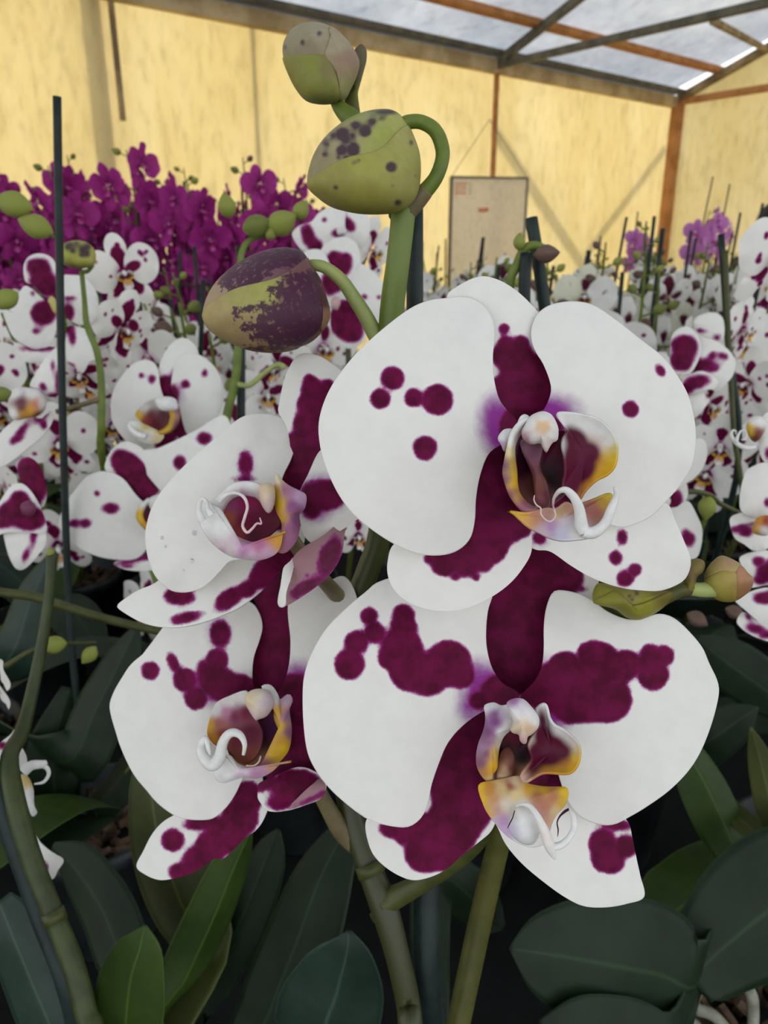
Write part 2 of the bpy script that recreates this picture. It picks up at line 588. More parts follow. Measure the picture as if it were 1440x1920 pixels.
# ------------------------------------------------------------------ whiteboard on the wall
def build_board():
    a, b = P(845, 332, 5.93), P(987, 334, 6.40)
    ux = (b - a)
    w = ux.length
    ux.normalize()
    uz = Vector((0, 0, 1))
    n = ux.cross(uz).normalized()      # towards the camera
    H = 1.0
    root = thing('whiteboard', 'plain framed whiteboard with faint red writing hanging on the film wall', 'whiteboard', a - uz * H)
    m = film_material('board_face', (250, 246, 238), (246, 242, 230), 2.0, 0.5, False)
    mf = plain_material('board_frame', (96, 92, 84), (116, 112, 100), 20, 0.5)
    mr = plain_material('marker_red', (214, 120, 90), (220, 130, 100), 20, 0.6)
    mb = plain_material('marker_grey', (140, 146, 140), (150, 156, 150), 20, 0.6)
    def panel(name, u0, u1, v0, v1, off, th, mat, parent):
        V = []
        for k in (off, off + th):
            for u, v in ((u0, v0), (u1, v0), (u1, v1), (u0, v1)):
                V.append(a + ux * u - uz * v + n * k)
        F = [(0, 1, 2, 3), (7, 6, 5, 4), (0, 4, 5, 1), (1, 5, 6, 2), (2, 6, 7, 3), (3, 7, 4, 0)]
        return new_obj(name, mesh(name, V, F, False), parent, mat)
    pn = panel('panel', 0, w, 0, H, 0, 0.012, m, root)
    for u0, u1, v0, v1 in ((0, w, -0.008, 0.008), (0, w, H - 0.008, H + 0.008), (-0.008, 0.008, 0, H), (w - 0.008, w + 0.008, 0, H)):
        panel('frame_rail', u0, u1, v0, v1, -0.004, 0.024, mf, root)
    r = random.Random(3)
    # three short red lines with a grey column beside them, one red line lower down; too faint to read
    for row in range(4):
        g = Geo()
        x = 0.035
        while x < 0.15:
            l = r.uniform(0.006, 0.014)
            c = a + ux * (x + l / 2) - uz * (0.045 + row * 0.024 + r.uniform(-.003, .003)) + n * 0.0135
            g.box(c, (l, 0.002, r.uniform(0.008, 0.013)), Matrix((ux, n, uz)).transposed())
            x += l + 0.004
        new_obj('writing_line', g.mesh('writing_line', False), pn, mr)
        g = Geo()
        for k in range(2):
            g.box(a + ux * (0.185 + 0.02 * k) - uz * (0.045 + row * 0.024) + n * 0.0135, (0.010, 0.002, 0.008), Matrix((ux, n, uz)).transposed())
        new_obj('writing_line', g.mesh('writing_line', False), pn, mb)
    g = Geo()
    for k in range(8):
        g.box(a + ux * (0.30 + 0.014 * k) - uz * (0.24 + r.uniform(-.004, .004)) + n * 0.0135, (0.010, 0.002, 0.032), Matrix((ux, n, uz)).transposed())
    new_obj('writing_line', g.mesh('writing_line', False), pn, mr)
    # cord in an inverted V
    top = P(918, 224, 5.98)
    tube('hanging_cord', [a + n * 0.006, top], 0.0025, mf, root, 6, 4)
    tube('hanging_cord', [top, b + n * 0.006], 0.0025, mf, root, 6, 4)
build_board()

# ------------------------------------------------------------------ petals, lips and buds
def ell(cx, cy, rx, ry, rot=0, n=20, pinch=0.0):
    out = []
    r = math.radians(rot)
    for i in range(n):
        a = 2 * math.pi * i / n
        x, y = rx * math.cos(a), ry * math.sin(a)
        x *= 1 - pinch * (y / ry)
        out.append((cx + x * math.cos(r) - y * math.sin(r), cy + x * math.sin(r) + y * math.cos(r)))
    return out

class Flower:
    """A flower whose pieces are laid out on a leaning plane; every piece has its own depth, bow and thickness."""
    def __init__(self, plant, label, c, D, gx, gy, Z, mat=None, dens=1.0, name='flower'):
        self.c, self.D, self.gx, self.gy, self.Z = c, D, gx, gy, Z
        self.mat = mat or M_PETAL
        self.dens = dens
        self.root = None
        self.plant = plant
        self.label = label
        self.name = name
    def depth(self, xy):
        return self.D + self.gx * (xy[:, 0] - self.c[0]) + self.gy * (xy[:, 1] - self.c[1])
    def _obj(self, name, me, mat, th=None):
        if self.root is None:
            o = new_obj(self.name, me, self.plant, mat)
            if self.label:
                o['label'] = self.label
            self.root = o
        else:
            o = new_obj(name, me, self.root, mat)
        if th:
            solid(o, th, 0)
        return o
    def sheet(self, name, outline, spots=(), violet=(), off=0.0, bow=0.004, wave=0.0008, cen=None, mat=None, nr=None, nt=None, tilt=(0, 0), seed=0):
        ol = self.Z(outline)
        sp = self.Z(spots)
        vi = self.Z(violet)
        oa = np.array([p[:2] for p in ol])
        c = np.array(self.Z([cen])[0]) if cen else oa.mean(0)
        nr = nr or max(8, int(34 * self.dens))
        nt = nt or max(28, int(150 * self.dens))
        xy, t, th = ring_points(ol, c, nr, nt)
        rad = np.linalg.norm(oa - c, axis=1).max()
        ext = np.abs(oa - c).max(0)
        q = np.minimum((((xy - c) / ext) ** 2).sum(1), 1.6)
        d = self.depth(xy) + off + bow * q ** 1.1
        d += tilt[0] * (xy[:, 0] - c[0]) + tilt[1] * (xy[:, 1] - c[1])
        d += wave * np.minimum(q, 1) ** 1.5 * np.sin(5 * th + seed * 1.7 + 0.4) + 0.35 * wave * np.minimum(q, 1) ** 2.5 * np.sin(13 * th + seed)
        V = Pn(xy, d)
        me = mesh(name, V, ring_faces(nr, nt), True, {'sdf': sdf_spots(xy, sp), 'vio': sdf_spots(xy, vi, 8.0)})
        return self._obj(name, me, mat or self.mat, 0.0006 * d.mean() / 0.2)
    def lobe(self, name, outline, ctrl, off=-0.008, bow=0.004, cen=None, nr=16, nt=72, tilt=(0, 0), th=0.0007, p=2.0, blot=None, soft=6.0, bcol=(92, 12, 48)):
        ol = self.Z(outline)
        ct = [tuple(self.Z([q[:2]])[0]) + (q[2],) for q in ctrl]
        oa = np.array(ol)
        c = np.array(self.Z([cen])[0]) if cen else oa.mean(0)
        xy, t, thh = ring_points(ol, c, nr, nt)
        d = self.depth(xy) + off + bow * t ** 2
        d += tilt[0] * (xy[:, 0] - c[0]) + tilt[1] * (xy[:, 1] - c[1])
        col = idw(xy, ct, p)
        if blot:
            k = np.clip(0.5 - sdf_spots(xy, self.Z(blot)) / (2 * soft), 0, 1)[:, None]
            k = k * k * (3 - 2 * k)
            col = col * (1 - k) + np.array(lin(bcol)) * k
        me = mesh(name, Pn(xy, d), ring_faces(nr, nt), True, None, col)
        return self._obj(name, me, M_LIP, th)
    def ribbon(self, name, A, B, ctrl, off=-0.01, arch=-0.003, n=40, m=10, slope=0.0, th=0.0007):
        a = catmull(self.Z(A), n, False)
        b = catmull(self.Z(B), n, False)
        ct = [tuple(self.Z([q[:2]])[0]) + (q[2],) for q in ctrl]
        w = np.linspace(0, 1, m + 1)
        xy = (a[:, None, :] * (1 - w)[None, :, None] + b[:, None, :] * w[None, :, None]).reshape(-1, 2)
        ww = np.tile(w, n)
        d = self.depth(xy) + off + arch * 4 * ww * (1 - ww) + slope * ww
        F = [(i * (m + 1) + j, i * (m + 1) + j + 1, (i + 1) * (m + 1) + j + 1, (i + 1) * (m + 1) + j) for i in range(n - 1) for j in range(m)]
        me = mesh(name, Pn(xy, d), F, True, None, idw(xy, ct))
        return self._obj(name, me, M_LIP, th)
    def puff(self, name, outline, ctrl, off=-0.01, thick=0.004, cen=None, nr=12, nt=48):
        ol = self.Z(outline)
        ct = [tuple(self.Z([q[:2]])[0]) + (q[2],) for q in ctrl]
        oa = np.array(ol)
        c = np.array(self.Z([cen])[0]) if cen else oa.mean(0)
        xy, t, _ = ring_points(ol, c, nr, nt)
        h = thick * np.sqrt(np.maximum(0, 1 - t ** 2))
        base = self.depth(xy) + off
        V = np.concatenate([Pn(xy, base - h), Pn(xy, base + h)])
        f = ring_faces(nr, nt)
        n = len(xy)
        F = f + [tuple(i + n for i in reversed(q)) for q in f]
        col = idw(xy, ct)
        me = mesh(name, V, F, True, None, np.concatenate([col, col]))
        return self._obj(name, me, M_LIP)
    def cord(self, name, pts, radii, offs, col, sides=10):
        """pts in traced coordinates, radii in traced units, offs in metres"""
        q = self.Z([(p[0], p[1], r) for p, r in zip(pts, radii)])
        xy = np.array([k[:2] for k in q])
        d = self.depth(xy) + np.array(offs if not np.isscalar(offs) else [offs] * len(pts))
        V3 = Pn(xy, d)
        rr = [k[2] * dd / FPX for k, dd in zip(q, d)]
        v, f = tube_geo(V3, rr, sides, 8 * len(pts))
        cc = np.array(lin(col)) if not isinstance(col, list) else None
        if cc is None:
            px = np.array([[FPX * p[0], p[2]] for p in v])
            a = np.repeat(np.linspace(0, 1, len(v) // sides), sides)
            stops = np.linspace(0, 1, len(col))
            cl = np.array([lin(c) for c in col])
            cols = np.stack([np.interp(a, stops, cl[:, j]) for j in range(3)], 1)
        else:
            cols = np.tile(cc, (len(v), 1))
        me = mesh(name, v, f, True, None, cols)
        return self._obj(name, me, M_LIP)

W1, W2 = (238, 238, 234), (226, 224, 220)
YEL, DYEL = (226, 184, 42), (206, 150, 40)
MR, DM = (92, 12, 48), (52, 10, 32)
PUR, BRN = (142, 84, 130), (150, 92, 78)
PEACH = (226, 190, 150)

class Bud:
    def __init__(self, plant, outline, Z, D, thick, ctrl, spots=(), mat=None, cen=None, name='bud', nr=30, nt=84, tilt=(0, 0)):
        ol = Z(outline)
        self.Z, self.D, self.T, self.tilt = Z, D, thick, tilt
        self.ct = [tuple(Z([q[:2]])[0]) + (q[2],) for q in ctrl]
        self.sp = Z(spots)
        self.mat = mat or M_BUDS
        oa = np.array(ol)
        self.c = np.array(Z([cen])[0]) if cen else oa.mean(0)
        o = catmull(ol, 360)
        a = np.arctan2(o[:, 1] - self.c[1], o[:, 0] - self.c[0])
        r = np.linalg.norm(o - self.c, axis=1)
        i = np.argsort(a)
        self.ang = np.concatenate([a[i] - 2 * math.pi, a[i], a[i] + 2 * math.pi])
        self.rad = np.tile(r[i], 3)
        xy, t, _ = ring_points(ol, self.c, nr, nt)
        base = self.base(xy)
        h = thick * np.sqrt(np.maximum(0, 1 - t ** 2.3))
        f = ring_faces(nr, nt)
        V = np.concatenate([Pn(xy, base - h), Pn(xy, base + h)])
        n = len(xy)
        F = f + [tuple(k + n for k in reversed(q)) for q in f]
        col = idw(xy, self.ct)
        s = sdf_spots(xy, self.sp)
        self.obj = new_obj(name, mesh(name, V, F, True, {'sdf': np.concatenate([s, s])}, np.concatenate([col, col])), plant, self.mat)
    def base(self, xy):
        return self.D + self.tilt[0] * (xy[:, 0] - self.c[0]) + self.tilt[1] * (xy[:, 1] - self.c[1])
    def front(self, xy):
        q = xy - self.c
        R = np.interp(np.arctan2(q[:, 1], q[:, 0]), self.ang, self.rad)
        t = np.clip(np.linalg.norm(q, axis=1) / R, 0, 1)
        return self.base(xy) - self.T * np.sqrt(np.maximum(0, 1 - t ** 2.3)), t
    def sepal(self, outline, lift=0.0008, ctrl=None, spots=None, cen=None, nr=22, nt=80):
        ol = self.Z(outline)
        oa = np.array(ol)
        c = np.array(self.Z([cen])[0]) if cen else oa.mean(0)
        xy, t, _ = ring_points(ol, c, nr, nt)
        # keep inside the silhouette
        q = xy - self.c
        R = np.interp(np.arctan2(q[:, 1], q[:, 0]), self.ang, self.rad)
        L = np.linalg.norm(q, axis=1)
        k = np.minimum(1, 0.992 * R / np.maximum(L, 1e-6))
        xy = self.c + q * k[:, None]
        d, tt = self.front(xy)
        d = d - lift * (1 - 0.75 * t ** 8)
        ct = self.ct if ctrl is None else [tuple(self.Z([p[:2]])[0]) + (p[2],) for p in ctrl]
        sp = self.sp if spots is None else self.Z(spots)
        o = new_obj('sepal', mesh('sepal', Pn(xy, d), ring_faces(nr, nt), True, {'sdf': sdf_spots(xy, sp)}, idw(xy, ct)), self.obj, self.mat)
        solid(o, lift * 0.9, 0)
        return o

# ------------------------------------------------------------------ leaves, pots, roots
def leaf_geo(spine, widths, across, fold=0.25, m=6, n=26):
    """spine: 3D points; widths: half widths (m); across: 3D vectors; fold: V depth as share of the half width"""
    q = np.concatenate([np.array([tuple(p) for p in spine]), np.array(widths)[:, None], np.array([tuple(a) for a in across])], 1)
    k = len(q)
    tt = np.linspace(0, k - 1, n)
    out = []
    for t in tt:
        i = min(int(t), k - 2)
        u = t - i
        a, b, c, d = q[max(i - 1, 0)], q[i], q[i + 1], q[min(i + 2, k - 1)]
        out.append(0.5 * ((2 * b) + (-a + c) * u + (2 * a - 5 * b + 4 * c - d) * u ** 2 + (-a + 3 * b - 3 * c + d) * u ** 3))
    q = np.array(out)
    p, w, ac = q[:, :3], np.maximum(q[:, 3], 0.0006), q[:, 4:]
    tan = np.gradient(p, axis=0)
    tan /= np.linalg.norm(tan, axis=1, keepdims=True)
    ac = ac - tan * (ac * tan).sum(1, keepdims=True)
    ac /= np.linalg.norm(ac, axis=1, keepdims=True)
    nn = np.cross(tan, ac)
    V, mid = [], []
    xs = np.linspace(-1, 1, 2 * m + 1)
    for i in range(n):
        for x in xs:
            z = fold * w[i] * (abs(x) ** 1.3 - 0.25 * abs(x) ** 3)
            V.append(p[i] + ac[i] * (x * w[i]) + nn[i] * z)
            mid.append(abs(x))
    k = 2 * m + 1
    F = [(i * k + j, i * k + j + 1, (i + 1) * k + j + 1, (i + 1) * k + j) for i in range(n - 1) for j in range(k - 1)]
    return np.array(V), F, np.array(mid)

def leaf_px(plant, base, pts, mat, fold=0.25, roll=0.0, label=None, to_base=True):
    """traced leaf: (px, py, depth, half width in px) from tip to base"""
    sp, wd, ac = [], [], []
    for i, (x, y, d, w) in enumerate(pts):
        sp.append(P(x, y, d))
        wd.append(w * d / FPX)
        a, b = pts[max(i - 1, 0)], pts[min(i + 1, len(pts) - 1)]
        tx, ty = b[0] - a[0], b[1] - a[1]
        L = math.hypot(tx, ty)
        nx, ny = -ty / L, tx / L
        ac.append(P(x + nx * 10, y + ny * 10, d + roll * 10 * d / FPX) - P(x, y, d))
    if to_base:
        b = Vector(base)
        sp.append((sp[-1] * 0.45 + b * 0.55) + Vector((0, 0, 0.02)))
        wd.append(wd[-1] * 0.8)
        ac.append(ac[-1])
        sp.append(b)
        wd.append(0.010)
        ac.append(ac[-1])
    V, F, mid = leaf_geo(sp, wd, ac, fold)
    o = new_obj('leaf', mesh('leaf', V, F, True, {'mid': mid}), plant, mat)
    solid(o, 0.0016, 0)
    if label:
        o['label'] = label
    return o

def generic_leaf_mesh(L, W, arch, fold, seed):
    r = random.Random(seed)
    sp, wd, ac = [], [], []
    n = 7
    for i in range(n):
        t = i / (n - 1)
        sp.append((r.uniform(-.004, .004), L * t * (1 - 0.12 * t), L * (0.75 * t - arch * t * t)))
        wd.append(W * (0.25 + 0.75 * math.sin(math.pi * min(1, t * 0.8 + 0.12)) ** 0.8) if i < n - 1 else 0.004)
        ac.append((1, 0, 0.1 * math.sin(t * 3 + seed)))
    V, F, mid = leaf_geo(sp, wd, ac, fold, 3, 14)
    me = mesh('leaf', V, F, True, {'mid': mid})
    return me

LEAF_MESH = []
for i in range(6):
    me = generic_leaf_mesh(RNG.uniform(0.17, 0.25), RNG.uniform(0.030, 0.042), RNG.uniform(0.35, 0.75), RNG.uniform(0.2, 0.45), i)
    me.materials.append([M_LEAF, M_LEAF, M_LEAFG, M_LEAF, M_LEAFB, M_LEAF][i])
    LEAF_MESH.append(me)

POT_TOP = CZ - 0.45
POT_H = 0.115
BENCH_Z = POT_TOP - POT_H
def pot_mesh():
    prof = [(0.0, 0.0), (0.046, 0.0), (0.050, 0.004), (0.060, 0.100), (0.065, 0.101), (0.066, POT_H), (0.061, POT_H), (0.058, 0.096), (0.0, 0.092)]
    n = 24
    V, F = [], []
    for r, z in prof:
        for j in range(n):
            a = 2 * math.pi * j / n
            V.append((r * math.cos(a), r * math.sin(a), z))
    for i in range(len(prof) - 1):
        for j in range(n):
            k = (j + 1) % n
            F.append((i * n + j, i * n + k, (i + 1) * n + k, (i + 1) * n + j))
    return mesh('pot', V, F)
POT_MESH = pot_mesh()
POT_MESH.materials.append(M_POT)
def bark_mesh(seed):
    r = random.Random(seed)
    g = Geo()
    for i in range(70):
        a, q = r.uniform(0, 6.28), 0.054 * math.sqrt(r.random())
        e = Matrix.Rotation(r.uniform(0, 3), 3, 'X') @ Matrix.Rotation(r.uniform(0, 3), 3, 'Z')
        g.box((q * math.cos(a), q * math.sin(a), 0.094 + r.uniform(0, 0.012)), (r.uniform(.008, .018), r.uniform(.006, .012), r.uniform(.003, .007)), e)
    me = g.mesh('potting_bark', False)
    me.materials.append(M_BARK)
    return me
BARK_MESH = [bark_mesh(i) for i in range(3)]

def part_at(name, me, parent, M):
    o = bpy.data.objects.new(name, me)
    COL.objects.link(o)
    o.parent = parent
    o.matrix_basis = M
    return o

def add_pot(plant, rng, n_leaves=4, lift=0.0, leaf_range=(0, 6.28)):
    """plant Empty stands at the pot's foot"""
    part_at('pot', POT_MESH, plant, Matrix.Identity(4))
    b = part_at('potting_bark', BARK_MESH[rng.randrange(3)], plant, Matrix.Rotation(rng.uniform(0, 6.28), 4, 'Z'))
    b['kind'] = 'stuff'
    a0 = rng.uniform(*leaf_range)
    for i in range(n_leaves):
        a = a0 + math.pi * i + rng.uniform(-0.4, 0.4) + (0.25 if i > 1 else 0)
        s = rng.uniform(0.8, 1.1)
        M = Matrix.Translation((0, 0, POT_H - 0.012 + 0.012 * i)) @ Matrix.Rotation(a, 4, 'Z') @ Matrix.Rotation(rng.uniform(-0.1, 0.25), 4, 'X') @ Matrix.Scale(s, 4)
        part_at('leaf', LEAF_MESH[rng.randrange(6)], plant, M)

# ------------------------------------------------------------------ the foreground orchid
HB = Vector((0.022, 0.265, BENCH_Z))
hero = thing('potted_orchid', 'large white orchid with burgundy blotches, nearest in front, four open blooms and fat buds', 'orchid', HB)
part_at('pot', POT_MESH, hero, Matrix.Identity(4))
part_at('potting_bark', BARK_MESH[0], hero, Matrix.Identity(4))['kind'] = 'stuff'
HCROWN = HB + Vector((0, 0, POT_H))

# --- bloom, upper right
Z1 = Zm(560, 500, 1.8)
ZL1 = Zm(880, 740, 4.5)
f1 = Flower(hero, 'upper right bloom with five burgundy dots on its left petal', (985, 810), 0.203, 0.00002, -0.00001, Z1)
f1.Z = ZL1
f1.puff('flower', [(470, 250), (510, 185), (570, 150), (630, 140), (690, 165), (728, 220), (752, 290), (745, 380), (705, 405), (680, 440), (650, 490), (620, 450), (600, 412), (540, 420), (490, 410), (450, 370), (440, 310)],
        [(620, 180, W1), (520, 240, W1), (650, 270, (228, 186, 136)), (600, 260, (226, 190, 146)), (700, 330, W2), (650, 430, (222, 208, 200)), (480, 390, (168, 120, 140)), (540, 380, W2), (720, 250, W1)], off=-0.0135, thick=0.0045)
f1.Z = Z1
f1.sheet('dorsal_sepal', [(500, 105), (540, 65), (610, 35), (670, 45), (730, 80), (780, 125), (815, 170), (850, 260), (880, 360), (860, 440), (810, 500), (770, 530), (720, 530), (670, 480), (630, 400), (590, 280), (540, 170)],
         [(693, 212, 17), (700, 262, 26), (692, 300, 42), (748, 262, 28), (765, 290, 20), (740, 335, 62), (790, 330, 34), (770, 410, 92), (720, 440, 85), (830, 350, 30)], off=0.009, bow=0.002, seed=1)
f1.sheet('lateral_sepal', [(300, 1000), (310, 1070), (350, 1120), (410, 1150), (480, 1163), (560, 1155), (640, 1120), (710, 1070), (760, 1010), (784, 960), (785, 890), (790, 800), (790, 690), (740, 590), (680, 570), (630, 640), (590, 740), (550, 850), (450, 900), (330, 930)],
         [(690, 650, 90), (660, 760, 115), (700, 860, 75), (630, 920, 80), (570, 965, 72), (490, 1000, 44), (528, 1045, 13), (597, 1047, 11), (625, 1003, 26), (660, 965, 34), (752, 878, 34), (440, 985, 16), (560, 1010, 34)], off=0.010, bow=0.003, cen=(560, 960), seed=2)
f1.sheet('lateral_sepal', [(770, 930), (800, 955), (850, 962), (920, 1010), (990, 1050), (1070, 1078), (1150, 1092), (1220, 1092), (1280, 1070), (1310, 1040), (1321, 990), (1300, 930), (1270, 860), (1240, 800), (1150, 780), (1000, 780), (880, 810), (790, 860)],
         [(1090, 913, 17, 24), (1068, 983, 22), (1100, 1052, 27), (1133, 1022, 21), (812, 915, 22)], [(815, 920, 22)], off=0.010, bow=0.003, seed=3)
f1.sheet('petal', [(500, 107), (440, 115), (380, 140), (310, 190), (240, 250), (180, 310), (120, 390), (85, 460), (68, 530), (72, 600), (90, 670), (130, 760), (180, 830), (250, 890), (330, 940), (400, 968), (470, 974), (530, 960), (575, 920), (592, 860), (597, 780), (612, 700), (640, 632), (685, 600), (730, 576), (746, 545), (726, 510), (695, 478), (672, 440), (657, 370), (655, 300), (661, 220), (645, 160), (610, 120), (560, 103)],
         [(316, 377, 39), (275, 447, 33), (388, 443, 31), (468, 450, 52), (425, 612, 40), (735, 545, 62, 75)], [(690, 548, 86, 112), (660, 500, 50, 70)], off=0.0, bow=0.005, wave=0.0012, cen=(350, 540), seed=4)
f1.sheet('petal', [(800, 170), (840, 135), (900, 120), (960, 122), (1010, 140), (1080, 190), (1150, 245), (1220, 300), (1270, 360), (1310, 430), (1332, 510), (1338, 590), (1325, 670), (1290, 730), (1240, 790), (1190, 840), (1130, 870), (1080, 878), (1000, 850), (920, 790), (850, 700), (800, 620), (790, 540), (830, 480), (850, 430), (848, 390), (825, 330), (795, 280), (783, 225)],
         [(1118, 482, 27), (1218, 350, 14, 20, -25), (815, 545, 80, 45)], [(850, 490, 105, 66)], off=0.0015, bow=0.005, wave=0.0012, cen=(1040, 520), seed=5)
f1.Z = ZL1
f1.sheet('receptacle', ell(640, 640, 330, 400, 0), [(640, 640, 500)], off=0.0065, bow=0.002, nr=8, nt=40)
f1.lobe('throat', [(430, 380), (520, 330), (640, 380), (760, 300), (820, 330), (830, 500), (820, 800), (740, 900), (640, 960), (520, 960), (420, 880), (380, 700), (390, 500)],
        [(430, 600, DM), (700, 700, (40, 16, 26)), (720, 480, MR), (560, 780, (104, 58, 54)), (620, 900, (140, 96, 100)), (480, 480, (70, 24, 46)), (780, 600, (70, 10, 40))], off=-0.003, bow=-0.003, tilt=(0, 0))
f1.puff('column_foot', [(430, 390), (500, 360), (600, 380), (620, 460), (600, 560), (610, 650), (650, 720), (680, 820), (680, 930), (620, 980), (560, 920), (545, 800), (530, 680), (480, 560), (440, 470)],
        [(480, 420, (150, 110, 130)), (560, 430, (128, 90, 104)), (540, 520, (116, 70, 92)), (570, 640, (110, 62, 70)), (600, 760, (122, 70, 58)), (620, 900, (140, 84, 90)), (660, 860, (96, 36, 50))], off=-0.0075, thick=0.003)
f1.ribbon('side_lobe', [(505, 195), (430, 225), (355, 320), (325, 440), (300, 560), (285, 650), (300, 730), (340, 840), (400, 930), (470, 990), (560, 985)],
          [(500, 215), (450, 290), (395, 390), (378, 470), (384, 560), (395, 650), (400, 740), (420, 830), (470, 900), (530, 945), (580, 955)],
          [(440, 260, W1), (350, 400, W1), (345, 470, (226, 212, 160)), (300, 600, (120, 80, 112)), (360, 600, (212, 176, 70)), (370, 740, YEL), (385, 690, YEL), (310, 720, (130, 84, 112)), (400, 850, (196, 146, 70)), (350, 850, (136, 84, 100)), (450, 950, (160, 100, 120)), (540, 960, (172, 120, 130))], off=-0.013, arch=-0.002, slope=0.004)
f1.puff('side_lobe_tip', [(250, 340), (290, 295), (340, 285), (365, 300), (340, 400), (330, 450), (295, 480), (265, 420), (242, 380)], [(300, 340, W1), (300, 440, (190, 160, 186))], off=-0.008, thick=0.002)
f1.puff('side_lobe_tip', [(405, 250), (425, 190), (460, 165), (495, 175), (510, 200), (470, 240), (430, 270)], [(450, 200, W1)], off=-0.011, thick=0.002)
f1.lobe('side_lobe', [(750, 150), (850, 150), (960, 165), (1080, 200), (1170, 270), (1225, 350), (1250, 430), (1245, 540), (1220, 620), (1160, 680), (1080, 720), (1010, 780), (960, 840), (930, 885), (870, 850), (790, 790), (805, 650), (800, 530), (782, 440), (790, 370), (825, 295), (775, 240), (745, 190)],
        [(780, 190, W1), (900, 200, W1), (1020, 250, W1), (1120, 300, W1), (1190, 400, W1), (1225, 460, (226, 206, 120)), (1215, 540, (226, 186, 50)), (1185, 620, (222, 172, 30)), (1100, 690, (214, 162, 40)), (1010, 760, (200, 136, 50)), (940, 860, (180, 120, 70)), (800, 380, W2), (795, 450, W2), (1080, 560, (206, 150, 60)), (870, 250, W1), (1060, 420, (222, 200, 190))],
        off=-0.010, bow=-0.004, cen=(980, 500), tilt=(-0.00003, 0), nr=26, nt=100, blot=[(905, 390, 90, 120, -30), (890, 560, 110, 190), (1000, 500, 110, 100, -30), (860, 720, 90, 160, 10), (960, 640, 120, 95, -40), (840, 330, 40, 50)], soft=7.0)
f1.lobe('mid_lobe', [(330, 960), (420, 1000), (540, 985), (640, 960), (740, 960), (820, 905), (900, 950), (960, 918), (1060, 880), (1190, 828), (1206, 850), (1200, 900), (1160, 1000), (1130, 1100), (1020, 1200), (900, 1225), (780, 1232), (680, 1210), (600, 1170), (500, 1120), (420, 1050)],
        [(345, 970, YEL), (420, 1020, (228, 180, 80)), (480, 1080, (220, 166, 96)), (560, 1040, (206, 150, 116)), (640, 1000, (196, 150, 140)), (750, 990, (206, 176, 132)), (840, 960, (196, 150, 120)), (1170, 860, (206, 180, 50)), (1120, 920, (190, 150, 70)), (1060, 980, (168, 104, 100)), (1020, 950, (170, 110, 96)), (680, 1120, (186, 150, 190)), (780, 1170, (212, 210, 228)), (620, 1150, (206, 180, 190)), (900, 1150, W1), (820, 1080, (216, 206, 216))],
        off=-0.013, bow=-0.002, cen=(770, 1060), tilt=(0, -0.00003))
f1.cord('horn', [(706, 935), (716, 870), (760, 815), (815, 805), (870, 850), (915, 930), (935, 1010), (945, 1100), (975, 1165)], [9, 13, 22, 30, 36, 42, 48, 56, 50], [-0.013, -0.016, -0.019, -0.020, -0.020, -0.019, -0.018, -0.0165, -0.0165], [(226, 190, 190), W1, W1, W1])
f1.cord('horn', [(960, 1160), (1040, 1165), (1110, 1125), (1160, 1060), (1195, 970), (1228, 890), (1240, 830), (1222, 778)], [50, 52, 46, 42, 38, 30, 22, 14], [-0.0165, -0.017, -0.018, -0.019, -0.020, -0.020, -0.019, -0.018], W1)
f1.cord('tendril', [(550, 848), (546, 890), (566, 930), (602, 958), (606, 1010), (650, 1060), (692, 1066), (727, 1025), (716, 970), (706, 935)], [4, 6, 7, 7, 8, 8, 8, 8, 8, 8], [-0.016] * 9 + [-0.013], (232, 206, 200), 6)

# --- bloom, lower right
Z2 = Zm(540, 1040, 1.7143)
ZL2 = Zm(860, 1280, 5.335)
f2 = Flower(hero, 'lower right bloom, the largest, burgundy clusters on both petals', (960, 1330), 0.222, 0.0, -0.000025, Z2)
f2.Z = ZL2
f2.puff('flower', [(480, 200), (560, 155), (650, 165), (720, 230), (790, 320), (808, 390), (790, 460), (730, 520), (690, 545), (682, 600), (650, 615), (612, 580), (600, 522), (540, 505), (515, 460), (540, 380), (500, 280)],
        [(560, 175, (190, 130, 190)), (640, 200, (236, 226, 236)), (720, 290, W1), (770, 380, W1), (700, 460, PEACH), (620, 470, (228, 206, 176)), (650, 590, (226, 190, 190)), (740, 500, (232, 214, 190)), (560, 300, W1)], off=-0.0135, thick=0.0055)
f2.Z = Z2
f2.sheet('dorsal_sepal', [(625, 300), (635, 180), (650, 100), (690, 0), (760, -60), (880, -60), (960, 0), (1000, 60), (985, 120), (975, 160), (920, 190), (870, 260), (850, 350), (820, 430), (760, 470), (700, 450), (650, 400)],
         [(735, 250, 140, 200), (760, 60, 140, 110), (850, 50, 90), (910, 78, 36), (850, 120, 60), (945, 112, 10, 5)], off=0.012, bow=0.003, cen=(770, 200), seed=6)
f2.sheet('lateral_sepal', [(250, 860), (258, 920), (280, 970), (330, 1015), (390, 1043), (440, 1040), (500, 1015), (560, 965), (610, 925), (650, 890), (668, 850), (680, 780), (690, 650), (710, 520), (660, 470), (580, 520), (500, 620), (430, 740), (340, 800), (275, 825)],
         [(610, 600, 120), (580, 740, 125), (540, 850, 90), (440, 955, 66), (490, 940, 75), (440, 890, 60), (610, 800, 60), (340, 880, 46, 30), (368, 905, 24), (530, 900, 72), (625, 846, 12, 20)], off=0.011, bow=0.003, cen=(500, 850), seed=7)
